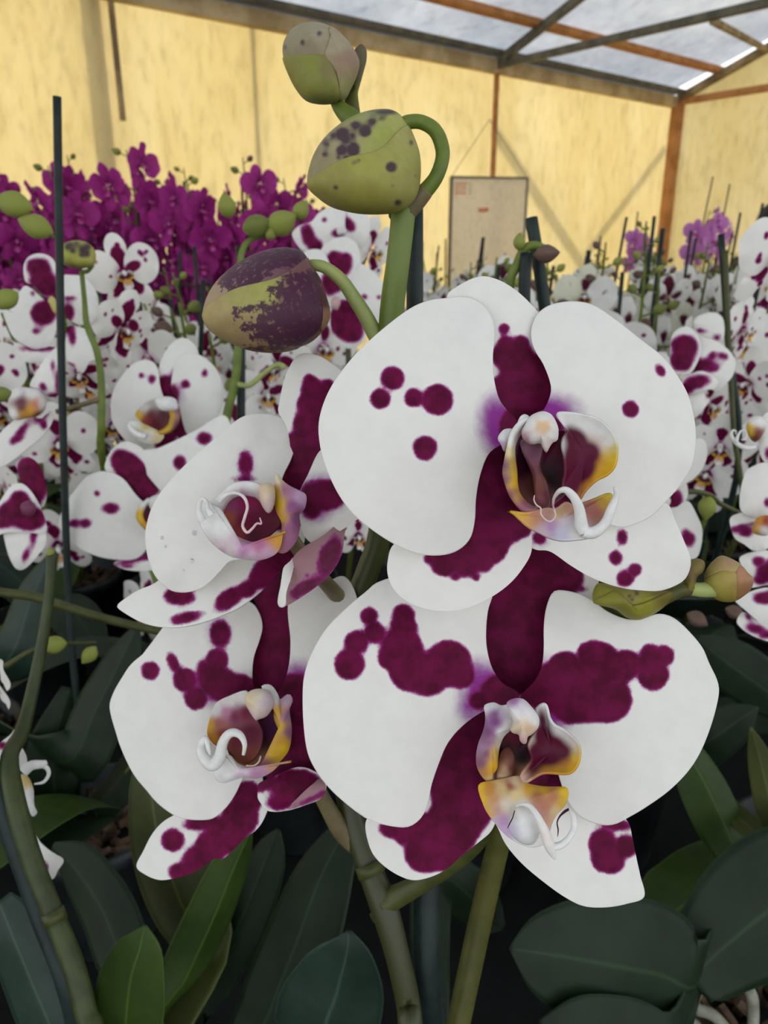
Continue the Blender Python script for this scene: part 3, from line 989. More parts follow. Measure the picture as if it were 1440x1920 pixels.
f2.sheet('lateral_sepal', [(620, 790), (640, 830), (670, 870), (700, 930), (750, 990), (820, 1050), (890, 1100), (950, 1128), (1020, 1132), (1090, 1120), (1143, 1098), (1130, 1030), (1115, 960), (1105, 910), (1085, 850), (1000, 790), (900, 720), (850, 640), (760, 560), (690, 620)],
         [(1010, 925, 44), (1015, 975, 42), (1042, 985, 38), (1085, 937, 36), (1055, 868, 48, 16), (800, 690, 110, 90), (830, 730, 60, 50)], off=0.011, bow=0.003, cen=(900, 900), seed=8)
f2.sheet('petal', [(300, 85), (250, 120), (190, 170), (130, 230), (85, 300), (55, 380), (48, 460), (52, 560), (65, 640), (95, 700), (130, 745), (165, 780), (220, 825), (270, 855), (340, 873), (390, 872), (430, 840), (450, 790), (460, 740), (480, 680), (510, 610), (550, 560), (600, 520), (660, 490), (730, 480), (740, 445), (690, 415), (655, 365), (638, 300), (636, 240), (642, 180), (658, 110), (600, 70), (450, 50)],
         [(260, 198, 27), (278, 250, 33), (220, 282, 37), (198, 353, 49), (371, 195, 34), (372, 235, 42), (365, 300, 66), (330, 330, 40), (395, 370, 70), (515, 350, 74), (450, 395, 60), (560, 390, 40), (690, 440, 75, 60), (610, 470, 30)], [(640, 440, 85, 100), (600, 380, 40), (580, 490, 40, 60)], off=0.0, bow=0.005, wave=0.0014, cen=(330, 470), seed=9)
f2.sheet('petal', [(822, 300), (822, 240), (828, 180), (845, 130), (870, 115), (930, 125), (980, 150), (1030, 185), (1090, 208), (1140, 205), (1190, 190), (1240, 205), (1290, 250), (1330, 300), (1352, 350), (1376, 400), (1383, 440), (1372, 500), (1350, 570), (1320, 640), (1280, 700), (1220, 760), (1150, 810), (1100, 840), (1050, 865), (1000, 865), (940, 840), (895, 780), (860, 680), (820, 580), (760, 500), (745, 460), (790, 410), (815, 360)],
         [(890, 370, 58), (845, 430, 80), (930, 450, 90), (1000, 340, 60), (970, 320, 40), (1040, 375, 58), (1085, 355, 48), (1030, 465, 74), (900, 500, 42), (985, 490, 48), (800, 430, 60), (1160, 318, 30), (1207, 325, 32), (1170, 390, 46), (1192, 385, 30), (1135, 350, 20)], [(830, 440, 85, 110), (860, 510, 60)], off=0.0005, bow=0.005, wave=0.0014, cen=(1080, 500), seed=10)
f2.Z = ZL2
f2.sheet('receptacle', ell(620, 740, 330, 440, 0), [(620, 740, 700)], off=0.0065, bow=0.002, nr=8, nt=40)
f2.lobe('throat', [(400, 430), (520, 400), (640, 480), (740, 480), (790, 560), (760, 700), (740, 850), (680, 960), (560, 1010), (430, 1000), (340, 950), (370, 780), (380, 600)],
        [(420, 650, (66, 24, 36)), (620, 740, (38, 18, 28)), (540, 560, (104, 26, 54)), (680, 640, (60, 14, 36)), (460, 820, (146, 104, 78)), (420, 940, (196, 164, 140)), (560, 900, (120, 66, 50)), (620, 930, (196, 156, 120)), (500, 740, (96, 50, 44))], off=-0.003, bow=-0.003)
f2.puff('column_foot', [(420, 700), (480, 640), (540, 680), (565, 780), (550, 880), (510, 970), (430, 1000), (380, 960), (390, 850)], [(460, 720, (110, 62, 50)), (510, 800, (130, 84, 70)), (450, 880, (176, 140, 104)), (440, 970, (206, 176, 150)), (545, 860, (110, 52, 46))], off=-0.0065, thick=0.003)
f2.lobe('side_lobe', [(265, 232), (350, 205), (430, 236), (540, 215), (600, 260), (652, 330), (640, 392), (570, 430), (500, 480), (440, 540), (400, 640), (385, 740), (375, 860), (330, 920), (345, 960), (310, 995), (250, 950), (195, 850), (185, 740), (205, 620), (250, 500), (275, 400), (275, 310)],
        [(300, 240, W1), (360, 230, W1), (480, 260, W1), (590, 300, W1), (600, 380, W1), (500, 440, W1), (430, 510, W1), (395, 620, (232, 220, 190)), (360, 320, (150, 80, 150)), (370, 400, (140, 70, 140)), (310, 500, (136, 76, 130)), (300, 600, (150, 96, 140)), (240, 660, (176, 140, 170)), (240, 800, (140, 90, 120)), (280, 700, (130, 80, 116)), (350, 700, (224, 180, 70)), (345, 820, (226, 180, 40)), (320, 880, (214, 160, 40)), (260, 900, (186, 130, 80)), (310, 970, (214, 184, 130)), (430, 300, (214, 190, 214))],
        off=-0.012, bow=0.004, cen=(330, 520), nr=20, nt=90)
f2.lobe('side_lobe', [(775, 260), (830, 210), (870, 215), (890, 270), (910, 350), (960, 420), (1040, 460), (1120, 520), (1190, 590), (1216, 660), (1215, 740), (1190, 830), (1130, 900), (1050, 915), (900, 905), (820, 915), (740, 960), (660, 1000), (620, 950), (640, 900), (690, 830), (730, 760), (700, 620), (760, 500), (800, 400), (780, 320)],
        [(810, 240, W2), (850, 230, W1), (890, 320, W1), (960, 420, W1), (1060, 490, (226, 220, 220)), (1160, 590, (214, 204, 200)), (1195, 660, (216, 196, 150)), (1200, 760, (220, 180, 60)), (1140, 870, (214, 166, 40)), (1020, 890, (204, 150, 50)), (900, 885, (196, 140, 60)), (780, 930, (186, 130, 90)), (680, 985, (206, 170, 150)), (1080, 800, (190, 130, 60)), (780, 280, W2)],
        blot=[(835, 370, 50, 120, -12), (850, 540, 105, 150, -20), (950, 640, 130, 120, 20), (1040, 690, 95, 85), (790, 700, 110, 140, 20), (900, 760, 140, 85), (750, 840, 60, 90, 40)], soft=8.0, bcol=(88, 12, 46), off=-0.010, bow=-0.004, cen=(930, 680), nr=22, nt=96, tilt=(-0.00003, 0))
f2.lobe('mid_lobe', [(200, 1030), (330, 990), (450, 965), (600, 940), (680, 1010), (840, 1045), (1000, 1050), (1080, 1055), (1090, 1130), (1050, 1230), (980, 1310), (930, 1400), (900, 1500), (860, 1600), (760, 1640), (640, 1620), (500, 1540), (400, 1440), (310, 1330), (250, 1220)],
        [(215, 1050, YEL), (240, 1170, YEL), (300, 1290, (224, 180, 80)), (300, 1080, (206, 140, 60)), (350, 1150, (200, 150, 100)), (370, 1260, (206, 160, 140)), (430, 1060, (224, 196, 140)), (560, 1000, (232, 206, 170)), (560, 1120, (232, 210, 150)), (520, 1040, (150, 70, 40)), (700, 1060, (224, 176, 60)), (850, 1070, (224, 180, 50)), (1060, 1090, YEL), (1040, 1200, (220, 180, 60)), (960, 1290, (226, 200, 150)), (800, 1150, (180, 116, 90)), (930, 1140, (190, 124, 90)), (860, 1230, (196, 130, 106)), (840, 1320, (206, 150, 136)), (480, 1220, (228, 216, 196)), (430, 1390, (196, 150, 196)), (480, 1470, (210, 180, 216)), (600, 1400, W1), (700, 1500, W1), (640, 1580, W1), (380, 1400, (206, 190, 200)), (620, 1260, W1)],
        off=-0.013, bow=0.003, cen=(640, 1200), nr=20, nt=84, tilt=(0, -0.00002))
f2.puff('callus', [(580, 1235), (660, 1230), (740, 1290), (790, 1380), (810, 1480), (790, 1560), (740, 1620), (650, 1620), (560, 1560), (510, 1480), (500, 1390), (550, 1310)], [(650, 1400, W1), (700, 1560, W1), (540, 1480, (222, 214, 232)), (600, 1300, (236, 232, 226))], off=-0.0145, thick=0.004)
f2.cord('horn', [(575, 1235), (640, 1215), (715, 1240), (785, 1330), (835, 1430), (880, 1540), (915, 1650), (962, 1765)], [10, 18, 26, 34, 44, 56, 54, 12], [-0.017, -0.019, -0.020, -0.0205, -0.0205, -0.020, -0.0195, -0.019], [W1, W1, (236, 228, 220), W1])
f2.cord('horn', [(900, 1640), (1010, 1630), (1090, 1570), (1145, 1480), (1155, 1400), (1140, 1320), (1112, 1262)], [40, 38, 34, 32, 30, 24, 10], [-0.0195, -0.0195, -0.020, -0.0205, -0.0205, -0.020, -0.019], W1)
f2.cord('tendril', [(560, 1280), (540, 1350), (510, 1410), (490, 1455)], [5, 6, 6, 3], [-0.0182, -0.0185, -0.0182, -0.0175], (60, 22, 44), 6)
f2.cord('tendril', [(1105, 1265), (1060, 1290), (1010, 1340), (985, 1400), (995, 1470), (990, 1540)], [12, 14, 9, 7, 7, 3], [-0.018] * 6, (72, 20, 48), 6)

# --- bloom, upper left (turned to the left)
Z3 = Zm(180, 640, 2.769)
f3 = Flower(hero, 'upper left bloom turned aside, one burgundy spot and water drops on its petal', (500, 950), 0.250, -0.00004, -0.00002, Z3)
f3.puff('flower', [(845, 760), (870, 738), (905, 735), (930, 770), (928, 840), (905, 890), (878, 880), (850, 825)], [(890, 760, (228, 206, 170)), (880, 800, (226, 200, 176)), (910, 850, (214, 190, 190))], off=-0.014, thick=0.004)
f3.sheet('dorsal_sepal', [(950, 370), (955, 320), (968, 250), (995, 160), (1035, 90), (1080, 65), (1150, 75), (1220, 115), (1280, 170), (1310, 270), (1290, 420), (1230, 570), (1170, 680), (1090, 780), (1000, 790), (955, 720), (990, 620), (1010, 540), (990, 440)],
         [(1110, 205, 30), (1125, 250, 52), (1205, 225, 26), (1200, 270, 40), (1115, 330, 68), (1190, 330, 60), (1120, 430, 92), (1090, 560, 112), (1040, 690, 90), (1190, 420, 70), (1000, 640, 38)], off=0.008, bow=0.003, cen=(1110, 430), seed=11)
f3.sheet('lateral_sepal', [(113, 1380), (150, 1340), (220, 1295), (300, 1262), (400, 1200), (600, 1150), (800, 1100), (950, 1020), (1060, 960), (1080, 1040), (1010, 1150), (920, 1240), (830, 1320), (740, 1385), (640, 1430), (540, 1465), (440, 1485), (340, 1485), (250, 1465), (170, 1425)],
         [(435, 1325, 78, 46), (468, 1437, 76, 28, -12), (690, 1340, 80, 46, -38), (790, 1290, 52, 40, -30), (900, 1190, 90, 70, -30), (990, 1090, 80), (860, 1230, 55)], off=0.012, bow=0.003, cen=(600, 1330), seed=12, tilt=(0, -0.00008))
f3.sheet('petal', [(1180, 560), (1100, 700), (1060, 790), (1060, 900), (1080, 1000), (1140, 1050), (1220, 1010), (1320, 950), (1420, 860), (1440, 700), (1340, 560)],
         [(1190, 800, 110, 80), (1120, 830, 60, 90)], [(1180, 790, 140, 100), (1150, 860, 80)], off=0.002, bow=0.004, seed=13)
f3.sheet('petal', [(820, 378), (900, 380), (970, 400), (1015, 440), (1036, 490), (1035, 540), (1010, 620), (975, 690), (960, 760), (980, 880), (960, 980), (880, 1060), (800, 1120), (700, 1140), (650, 1190), (580, 1260), (510, 1295), (440, 1302), (380, 1285), (320, 1230), (285, 1160), (265, 1080), (260, 1000), (275, 920), (300, 850), (350, 770), (420, 690), (500, 610), (570, 550), (640, 490), (720, 420), (770, 390)],
         [(778, 635, 35, 60), (768, 716, 42, 12), (960, 900, 60, 80)], [(778, 640, 38, 64), (900, 900, 60)], off=0.0, bow=0.006, wave=0.0015, cen=(620, 840), seed=14)
f3.sheet('lateral_sepal', [(1322, 893), (1290, 1000), (1275, 1100), (1230, 1190), (1160, 1260), (1080, 1320), (1010, 1362), (965, 1380), (948, 1350), (965, 1280), (1000, 1190), (1030, 1120), (1080, 1070), (1180, 1010), (1260, 940)],
         [(1210, 1120, 50, 110, 20), (1100, 1270, 90, 30, -30), (1102, 1212, 8)], off=-0.003, bow=0.007, cen=(1140, 1160), mat=M_PINKBACK, seed=15)
f3.sheet('sepal_fold', [(975, 1180), (1000, 1150), (1030, 1120), (1020, 1200), (990, 1300), (985, 1370), (960, 1380), (948, 1350), (962, 1270)], [], off=-0.004, bow=0.002, nr=10, nt=40, seed=16)
f3.lobe('throat', [(650, 850), (700, 800), (790, 780), (880, 800), (930, 860), (960, 940), (900, 1010), (830, 1050), (750, 1030), (690, 980), (660, 920)],
        [(700, 850, (150, 60, 110)), (680, 920, (180, 96, 70)), (780, 850, (140, 24, 80)), (770, 930, (120, 14, 60)), (840, 930, (104, 16, 54)), (820, 1010, (88, 26, 48)), (900, 900, (92, 16, 44)), (740, 1000, (150, 60, 60))], off=-0.004, bow=-0.003)
f3.ribbon('side_lobe', [(560, 860), (600, 830), (650, 790), (700, 745), (770, 728), (840, 738), (880, 770)], [(650, 1000), (655, 920), (672, 860), (710, 815), (770, 800), (830, 810), (862, 840)], [(600, 870, W1), (660, 820, W1), (720, 770, W1), (800, 750, W1), (680, 900, (220, 190, 206)), (760, 800, (214, 170, 200)), (840, 800, (220, 206, 206))], off=-0.011, arch=-0.002, slope=0.004)
f3.lobe('side_lobe', [(938, 688), (962, 720), (1000, 750), (1055, 778), (1088, 800), (1082, 860), (1052, 900), (1055, 960), (1035, 1040), (985, 1095), (945, 1085), (965, 1000), (968, 940), (940, 880), (925, 800), (930, 740)],
        [(945, 710, (232, 220, 190)), (942, 790, YEL), (950, 850, YEL), (965, 930, (222, 176, 50)), (985, 780, (190, 130, 170)), (1060, 810, (206, 170, 206)), (1020, 860, (150, 86, 140)), (1000, 960, (160, 96, 140)), (1040, 930, (130, 70, 120)), (1000, 1050, (170, 110, 150)), (960, 1060, (186, 130, 130))], off=-0.015, bow=0.004, cen=(1000, 900))
f3.lobe('mid_lobe', [(520, 860), (540, 820), (565, 815), (600, 850), (650, 880), (690, 985), (760, 1030), (830, 1045), (870, 1000), (920, 950), (960, 935), (970, 960), (965, 1040), (935, 1100), (850, 1132), (740, 1122), (690, 1108), (620, 1060), (570, 1000), (530, 920)],
        [(560, 850, W1), (580, 930, W1), (640, 980, W1), (640, 1070, W2), (700, 1080, (226, 210, 214)), (780, 1080, (196, 140, 180)), (850, 1060, (190, 110, 150)), (900, 1000, (196, 120, 70)), (950, 960, YEL), (945, 1030, (216, 160, 60)), (880, 1100, (206, 166, 190)), (800, 1115, (216, 190, 206)), (650, 930, W1), (640, 1085, (170, 70, 130))],
        off=-0.018, bow=0.003, cen=(760, 1070), nr=18, nt=84)
f3.cord('horn', [(600, 900), (580, 870), (575, 840), (556, 818), (538, 836), (534, 880), (550, 930)], [20, 14, 10, 10, 12, 16, 24], [-0.020, -0.021, -0.022, -0.022, -0.022, -0.021, -0.020], W1)
f3.cord('tendril', [(640, 830), (680, 795), (730, 788), (770, 812), (786, 860), (772, 915), (762, 960), (785, 992), (812, 972), (835, 946), (858, 946), (850, 915)], [16, 11, 9, 9, 8, 8, 8, 8, 7, 6, 5, 3], [-0.018] * 12, [W1, (236, 216, 216), (230, 190, 196)], 8)

def water_drops(fl, spots, cen, ext, bow):
    m, nt, b, out = mat_new('water')
    b.inputs['Base Color'].default_value = (1, 1, 1, 1)
    b.inputs['Transmission Weight'].default_value = 1.0
    b.inputs['Roughness'].default_value = 0.02
    b.inputs['IOR'].default_value = 1.33
    for x, y, r in spots:
        p = np.array(fl.Z([(x, y)])[0])
        c = np.array(fl.Z([cen])[0])
        q = (((p - c) / ext) ** 2).sum()
        d = fl.depth(p[None])[0] + bow * q ** 1.1 - 0.0006
        o3 = Pn(p[None], np.array([d]))[0]
        g = Geo()
        R_ = r / 2.769 * d / FPX
        V, F = [], []
        for i in range(7):
            for j in range(10):
                a, bb = math.pi * i / 6, 2 * math.pi * j / 10
                V.append(o3 + R_ * np.array([math.sin(a) * math.cos(bb), 0.6 * math.cos(a), 1.15 * math.sin(a) * math.sin(bb)]))
        for i in range(6):
            for j in range(10):
                k = (j + 1) % 10
                F.append((i * 10 + j, i * 10 + k, (i + 1) * 10 + k, (i + 1) * 10 + j))
        new_obj('water_drop', mesh('water_drop', V, F), fl.root, m)
water_drops(f3, [(348, 1022, 12), (367, 1068, 11), (512, 995, 12), (497, 1140, 11), (395, 1125, 7), (432, 1045, 6), (330, 1110, 6), (300, 1055, 7), (455, 1190, 6)], (620, 840), np.array([415, 462]) / 2.769, 0.006)

# --- bloom, lower left
Z4 = Zm(180, 1060, 2.769)
f4 = Flower(hero, 'lower left bloom half behind its neighbours, curled white horn in its lip', (480, 1370), 0.276, -0.00004, -0.00002, Z4)
f4.puff('flower', [(770, 700), (795, 655), (850, 640), (900, 655), (925, 715), (890, 780), (845, 800), (830, 805), (800, 765)], [(840, 680, (228, 216, 190)), (800, 700, (226, 206, 170)), (880, 700, (214, 196, 206)), (830, 790, (226, 206, 200))], off=-0.015, thick=0.005)
f4.sheet('dorsal_sepal', [(790, 160), (850, 240), (860, 330), (830, 440), (805, 540), (815, 620), (860, 680), (920, 690), (980, 640), (1015, 540), (1030, 440), (1020, 330), (1010, 220), (980, 100), (930, 60), (860, 90)], [(920, 380, 260, 420)], off=0.008, bow=0.002, cen=(920, 400), seed=17)
f4.sheet('lateral_sepal', [(213, 1560), (250, 1480), (290, 1400), (340, 1340), (400, 1300), (500, 1260), (620, 1240), (700, 1170), (760, 1080), (850, 1050), (870, 1150), (895, 1240), (870, 1320), (830, 1375), (780, 1410), (720, 1470), (660, 1522), (620, 1520), (560, 1560), (490, 1600), (400, 1625), (330, 1632), (260, 1605)],
         [(402, 1425, 58), (540, 1340, 78, 34), (440, 1590, 58, 50), (530, 1530, 75), (600, 1460, 85), (690, 1400, 95), (750, 1310, 95), (790, 1200, 80), (600, 1330, 40)], off=0.012, bow=0.003, cen=(580, 1420), seed=18)
f4.sheet('petal', [(1000, 200), (1080, 130), (1180, 100), (1290, 60), (1360, 200), (1380, 500), (1350, 800), (1280, 1000), (1200, 1120), (1100, 1180), (1000, 1180), (900, 1120), (860, 950), (880, 750), (960, 640), (1000, 540), (1012, 400)],
         [(1030, 680, 130, 120), (1060, 850, 190), (1020, 1050, 190), (1150, 980, 130)], [(1060, 620, 120, 130)], off=0.002, bow=0.005, cen=(1110, 640), seed=19)
f4.sheet('petal', [(345, 330), (300, 390), (240, 468), (225, 478), (180, 520), (140, 580), (100, 650), (75, 720), (82, 780), (105, 860), (130, 940), (170, 1030), (210, 1100), (260, 1160), (320, 1230), (390, 1285), (450, 1312), (540, 1320), (610, 1310), (670, 1260), (720, 1190), (760, 1110), (820, 1000), (880, 850), (880, 720), (830, 650), (812, 580), (820, 480), (850, 390), (866, 320), (850, 250), (800, 190), (700, 190), (500, 230), (400, 270)],
         [(648, 355, 54, 70), (285, 547, 46), (405, 508, 26, 52, -25), (465, 595, 60), (520, 690, 58), (630, 495, 58), (600, 590, 70), (655, 620, 85), (745, 640, 75), (555, 530, 24, 34), (810, 660, 70), (700, 680, 60)], [(720, 610, 100, 50), (600, 700, 40), (640, 350, 60, 76)], off=0.0, bow=0.005, wave=0.0015, cen=(480, 760), seed=20)
f4.sheet('lateral_sepal', [(850, 1130), (920, 1100), (1050, 1050), (1150, 1080), (1195, 1130), (1172, 1202), (1090, 1240), (1000, 1268), (900, 1272), (850, 1220), (843, 1180)],
         [(1040, 1150, 130, 90), (950, 1230, 60, 36), (870, 1145, 60, 22, -20), (880, 1110, 40)], off=-0.004, bow=0.003, seed=21)
f4.sheet('sepal_fold', [(1000, 1266), (1050, 1205), (1110, 1150), (1160, 1112), (1192, 1150), (1172, 1204), (1100, 1232)], [(1130, 1205, 70, 12, -25)], off=-0.006, bow=0.002, mat=M_PINKBACK, nr=10, nt=44, seed=22)
f4.lobe('throat', [(680, 760), (780, 740), (900, 760), (960, 860), (980, 940), (920, 1010), (830, 1060), (750, 1040), (690, 980), (670, 860)],
        [(740, 820, MR), (860, 900, (60, 20, 34)), (920, 880, (92, 40, 86)), (820, 960, (110, 62, 60)), (870, 1010, (160, 116, 106)), (760, 1010, (150, 100, 60)), (720, 960, (110, 60, 40))], off=-0.004, bow=-0.003)
f4.lobe('side_lobe', [(590, 800), (620, 720), (690, 680), (780, 652), (800, 710), (835, 800), (865, 880), (840, 980), (770, 1030), (690, 960), (620, 935), (578, 880)],
        [(620, 750, W2), (690, 700, W2), (770, 680, W2), (590, 830, (222, 170, 50)), (610, 900, (196, 130, 40)), (640, 820, (170, 100, 100)), (660, 880, (130, 50, 50)), (720, 780, (120, 30, 70)), (780, 760, (110, 20, 54)), (800, 880, (92, 12, 46)), (740, 900, (110, 30, 54)), (680, 760, (190, 130, 160)), (780, 980, (120, 60, 46))], off=-0.010, bow=-0.003, cen=(730, 850))
f4.lobe('side_lobe', [(862, 628), (905, 622), (940, 670), (955, 700), (1000, 670), (1017, 700), (1000, 750), (1012, 850), (1000, 950), (960, 1010), (890, 1070), (850, 1062), (920, 1010), (978, 940), (965, 880), (928, 790), (932, 710), (905, 660)],
        [(880, 635, W1), (930, 680, W1), (990, 690, (206, 176, 196)), (945, 770, (224, 180, 60)), (950, 840, YEL), (972, 900, (210, 160, 50)), (980, 780, (170, 120, 160)), (995, 870, (150, 96, 140)), (975, 960, YEL), (940, 1000, (220, 176, 60)), (890, 1050, (190, 130, 150))], off=-0.015, bow=0.004, cen=(965, 820))
f4.lobe('mid_lobe', [(538, 940), (568, 900), (600, 975), (640, 985), (690, 985), (740, 1035), (830, 1050), (930, 1005), (985, 933), (985, 980), (925, 1060), (840, 1102), (760, 1097), (650, 1127), (605, 1065), (550, 1000)],
        [(560, 960, W1), (620, 1030, W1), (680, 1070, W1), (760, 1080, (222, 200, 214)), (840, 1080, (196, 146, 180)), (930, 1030, (206, 156, 130)), (970, 960, YEL), (720, 1040, W2), (660, 1110, W2)], off=-0.018, bow=0.002, cen=(740, 1065))
f4.cord('horn', [(592, 985), (580, 930), (568, 900), (545, 930), (552, 985), (600, 1035), (640, 1000), (656, 930), (680, 885), (715, 868), (752, 885), (772, 930), (765, 985)], [10, 13, 16, 20, 26, 34, 32, 27, 24, 22, 18, 13, 8], [-0.021] * 4 + [-0.022] * 9, W1)
f4.cord('tendril', [(780, 1040), (820, 1040), (845, 1020), (855, 990), (848, 1005)], [5, 5, 5, 4, 3], -0.017, (222, 190, 160), 6)

# --- buds on the spike top
ZB = Zm(360, 20, 2.769)
GRN, GRN2, GRY, OLV = (150, 152, 74), (166, 168, 88), (152, 144, 112), (126, 128, 62)
b1 = Bud(hero, [(470, 190), (490, 130), (540, 78), (620, 57), (700, 72), (770, 120), (830, 190), (865, 260), (855, 330), (820, 410), (790, 460), (720, 480), (650, 480), (590, 460), (540, 400), (500, 320), (475, 250)], ZB, 0.262, 0.0125,
         [(560, 130, (150, 142, 112)), (660, 110, (158, 150, 122)), (760, 200, (156, 142, 112)), (820, 280, (150, 126, 104)), (600, 200, (138, 124, 100)), (560, 320, OLV), (650, 400, GRN), (780, 400, (138, 130, 86))], [(573, 165, 9, 12), (662, 118, 11), (483, 190, 8)])
b1.sepal([(476, 246), (540, 240), (620, 234), (690, 240), (725, 290), (745, 340), (758, 400), (765, 450), (720, 482), (650, 482), (590, 462), (540, 402), (500, 322)], 0.0010, [(520, 280, (136, 134, 70)), (620, 290, (132, 136, 64)), (600, 400, (140, 142, 70)), (700, 420, (134, 136, 72)), (700, 300, (126, 120, 72))])
b1.sepal([(692, 236), (705, 190), (722, 130), (715, 85), (770, 118), (830, 188), (866, 260), (856, 330), (820, 410), (790, 462), (768, 470), (770, 420), (752, 330), (725, 280)], 0.0008, [(760, 180, (164, 152, 122)), (800, 260, (150, 124, 104)), (780, 300, (150, 132, 100)), (790, 400, (146, 142, 92))])
bract_c = [(850, 330, (96, 92, 66)), (880, 230, (104, 96, 72)), (850, 440, (106, 108, 56))]
fb = Flower(hero, None, (660, 120), 0.265, 0, 0, ZB, name='bract')
fb.lobe('bract', [(848, 215), (865, 190), (882, 180), (899, 205), (897, 260), (882, 310), (862, 370), (853, 430), (860, 490), (884, 548), (840, 560), (805, 520), (800, 460), (830, 400), (868, 320), (870, 270)], bract_c, off=0.0, bow=0.003, cen=(850, 430), nr=12, nt=60, th=0.0012)
tube('spike_tip', [P(628, 186, 0.262), P(640, 205, 0.262), P(658, 222, 0.262), P(680, 245, 0.262), P(720, 300, 0.262), P(748, 380, 0.256), P(752, 400, 0.252)], [0.0020, 0.0026, 0.0034, 0.0036, 0.0038, 0.004, 0.0042], M_STEM, hero, 12)

b2sp = [(935, 575, 20), (900, 625, 30), (835, 650, 13), (780, 640, 32), (800, 672, 16), (840, 720, 32, 36), (775, 725, 25), (690, 745, 13), (690, 680, 11), (730, 650, 13), (850, 595, 26, 20), (760, 765, 8), (800, 765, 11), (1010, 525, 60, 14), (700, 700, 8), (990, 560, 8)]
b2 = Bud(hero, [(598, 900), (618, 780), (670, 680), (750, 600), (850, 540), (950, 512), (1040, 515), (1100, 560), (1140, 640), (1175, 740), (1181, 850), (1165, 950), (1120, 1010), (1040, 1045), (900, 1050), (800, 1035), (720, 1010), (650, 960)], ZB, 0.247, 0.0150,
         [(900, 560, (160, 162, 104)), (1040, 570, (168, 170, 92)), (760, 660, (164, 154, 116)), (660, 780, (150, 140, 104)), (1000, 640, (158, 164, 84)), (900, 900, (156, 160, 72)), (1120, 800, (160, 162, 84))], b2sp, cen=(890, 790))
b2.sepal([(602, 900), (640, 865), (700, 822), (770, 785), (850, 760), (950, 738), (1010, 705), (1060, 650), (1112, 600), (1140, 645), (1175, 740), (1181, 850), (1165, 950), (1120, 1010), (1040, 1045), (900, 1050), (800, 1035), (720, 1010), (650, 962)], 0.0013,
         [(700, 880, (154, 148, 80)), (900, 800, (160, 158, 80)), (1060, 760, (158, 158, 84)), (900, 960, (146, 142, 66)), (1120, 900, (148, 144, 76)), (700, 960, (140, 134, 66)), (1100, 660, (166, 162, 96))],
         [(1030, 815, 27), (752, 915, 11), (1065, 990, 16, 14), (838, 800, 4), (1155, 862, 6), (1130, 690, 8, 12), (1040, 908, 4), (865, 785, 5)], cen=(900, 900))
tube('pedicel', [P(752, 236, 0.247), P(765, 229, 0.247), P(790, 229, 0.247), P(815, 244, 0.247), P(828, 272, 0.247), P(829, 300, 0.247), P(816, 335, 0.248), P(792, 364, 0.250), P(768, 388, 0.252)], [0.0022, 0.0022, 0.0022, 0.0023, 0.0023, 0.0023, 0.0024, 0.0027, 0.0030], M_STEM, hero, 14)
tube('node_bract', [P(800, 356, 0.249), P(782, 374, 0.2505), P(764, 392, 0.252)], [0.0026, 0.0033, 0.0036], M_PEDB, hero, 12)

b3sp = [(300, 1330, 150, 56, -22), (450, 1280, 130, 44, -6), (520, 1290, 90, 30, -20), (200, 1400, 60, 36, -30), (240, 1415, 40), (330, 1390, 60, 26, -20)]
b3 = Bud(hero, [(55, 1590), (75, 1490), (130, 1400), (220, 1320), (330, 1260), (440, 1230), (540, 1235), (590, 1268), (612, 1320), (665, 1400), (702, 1500), (716, 1580), (690, 1650), (620, 1720), (530, 1755), (430, 1770), (310, 1760), (200, 1720), (100, 1660)], ZB, 0.256, 0.0165,
         [(100, 1480, (170, 146, 122)), (250, 1330, (142, 112, 104)), (400, 1260, (118, 84, 92)), (540, 1260, (104, 70, 84)), (560, 1500, (112, 78, 72)), (650, 1600, (120, 84, 70))], b3sp, M_BUDM, cen=(390, 1510))
b3.sepal([(60, 1580), (100, 1520), (150, 1488), (230, 1450), (310, 1428), (400, 1408), (470, 1380), (540, 1335), (606, 1284), (640, 1360), (665, 1400), (660, 1480), (672, 1560), (660, 1640), (600, 1700), (530, 1755), (430, 1770), (310, 1760), (200, 1720), (100, 1660)], 0.0013,
         [(120, 1560, (172, 154, 104)), (250, 1480, (166, 160, 96)), (380, 1440, (164, 164, 90)), (200, 1640, (160, 140, 96)), (300, 1700, (158, 132, 96)), (560, 1400, (122, 84, 86)), (520, 1560, (112, 70, 74)), (600, 1640, (104, 66, 70)), (440, 1750, (140, 110, 84))],
         [(540, 1440, 90, 70, -30), (560, 1600, 120, 110), (420, 1620, 110, 55), (500, 1690, 130, 45), (430, 1460, 40, 26), (240, 1566, 22), (290, 1556, 16), (340, 1552, 22, 14), (400, 1545, 40, 20), (290, 1645, 20, 8), (620, 1450, 60, 90), (360, 1745, 60, 10), (350, 1660, 50, 34)], cen=(380, 1590))
b3.sepal([(612, 1330), (650, 1380), (690, 1460), (716, 1560), (705, 1620), (670, 1660), (682, 1570), (668, 1490), (640, 1410)], 0.0006, [(680, 1500, (84, 46, 56)), (690, 1600, (150, 116, 84))], [])
tube('pedicel', [P(578, 497, 0.258), P(592, 497, 0.256), P(612, 503, 0.256), P(640, 525, 0.258), P(662, 556, 0.260), P(685, 592, 0.262), P(704, 628, 0.264), P(720, 650, 0.266)], [0.0016, 0.0019, 0.0020, 0.0022, 0.0024, 0.0026, 0.0028, 0.0030], M_PED, hero, 14)

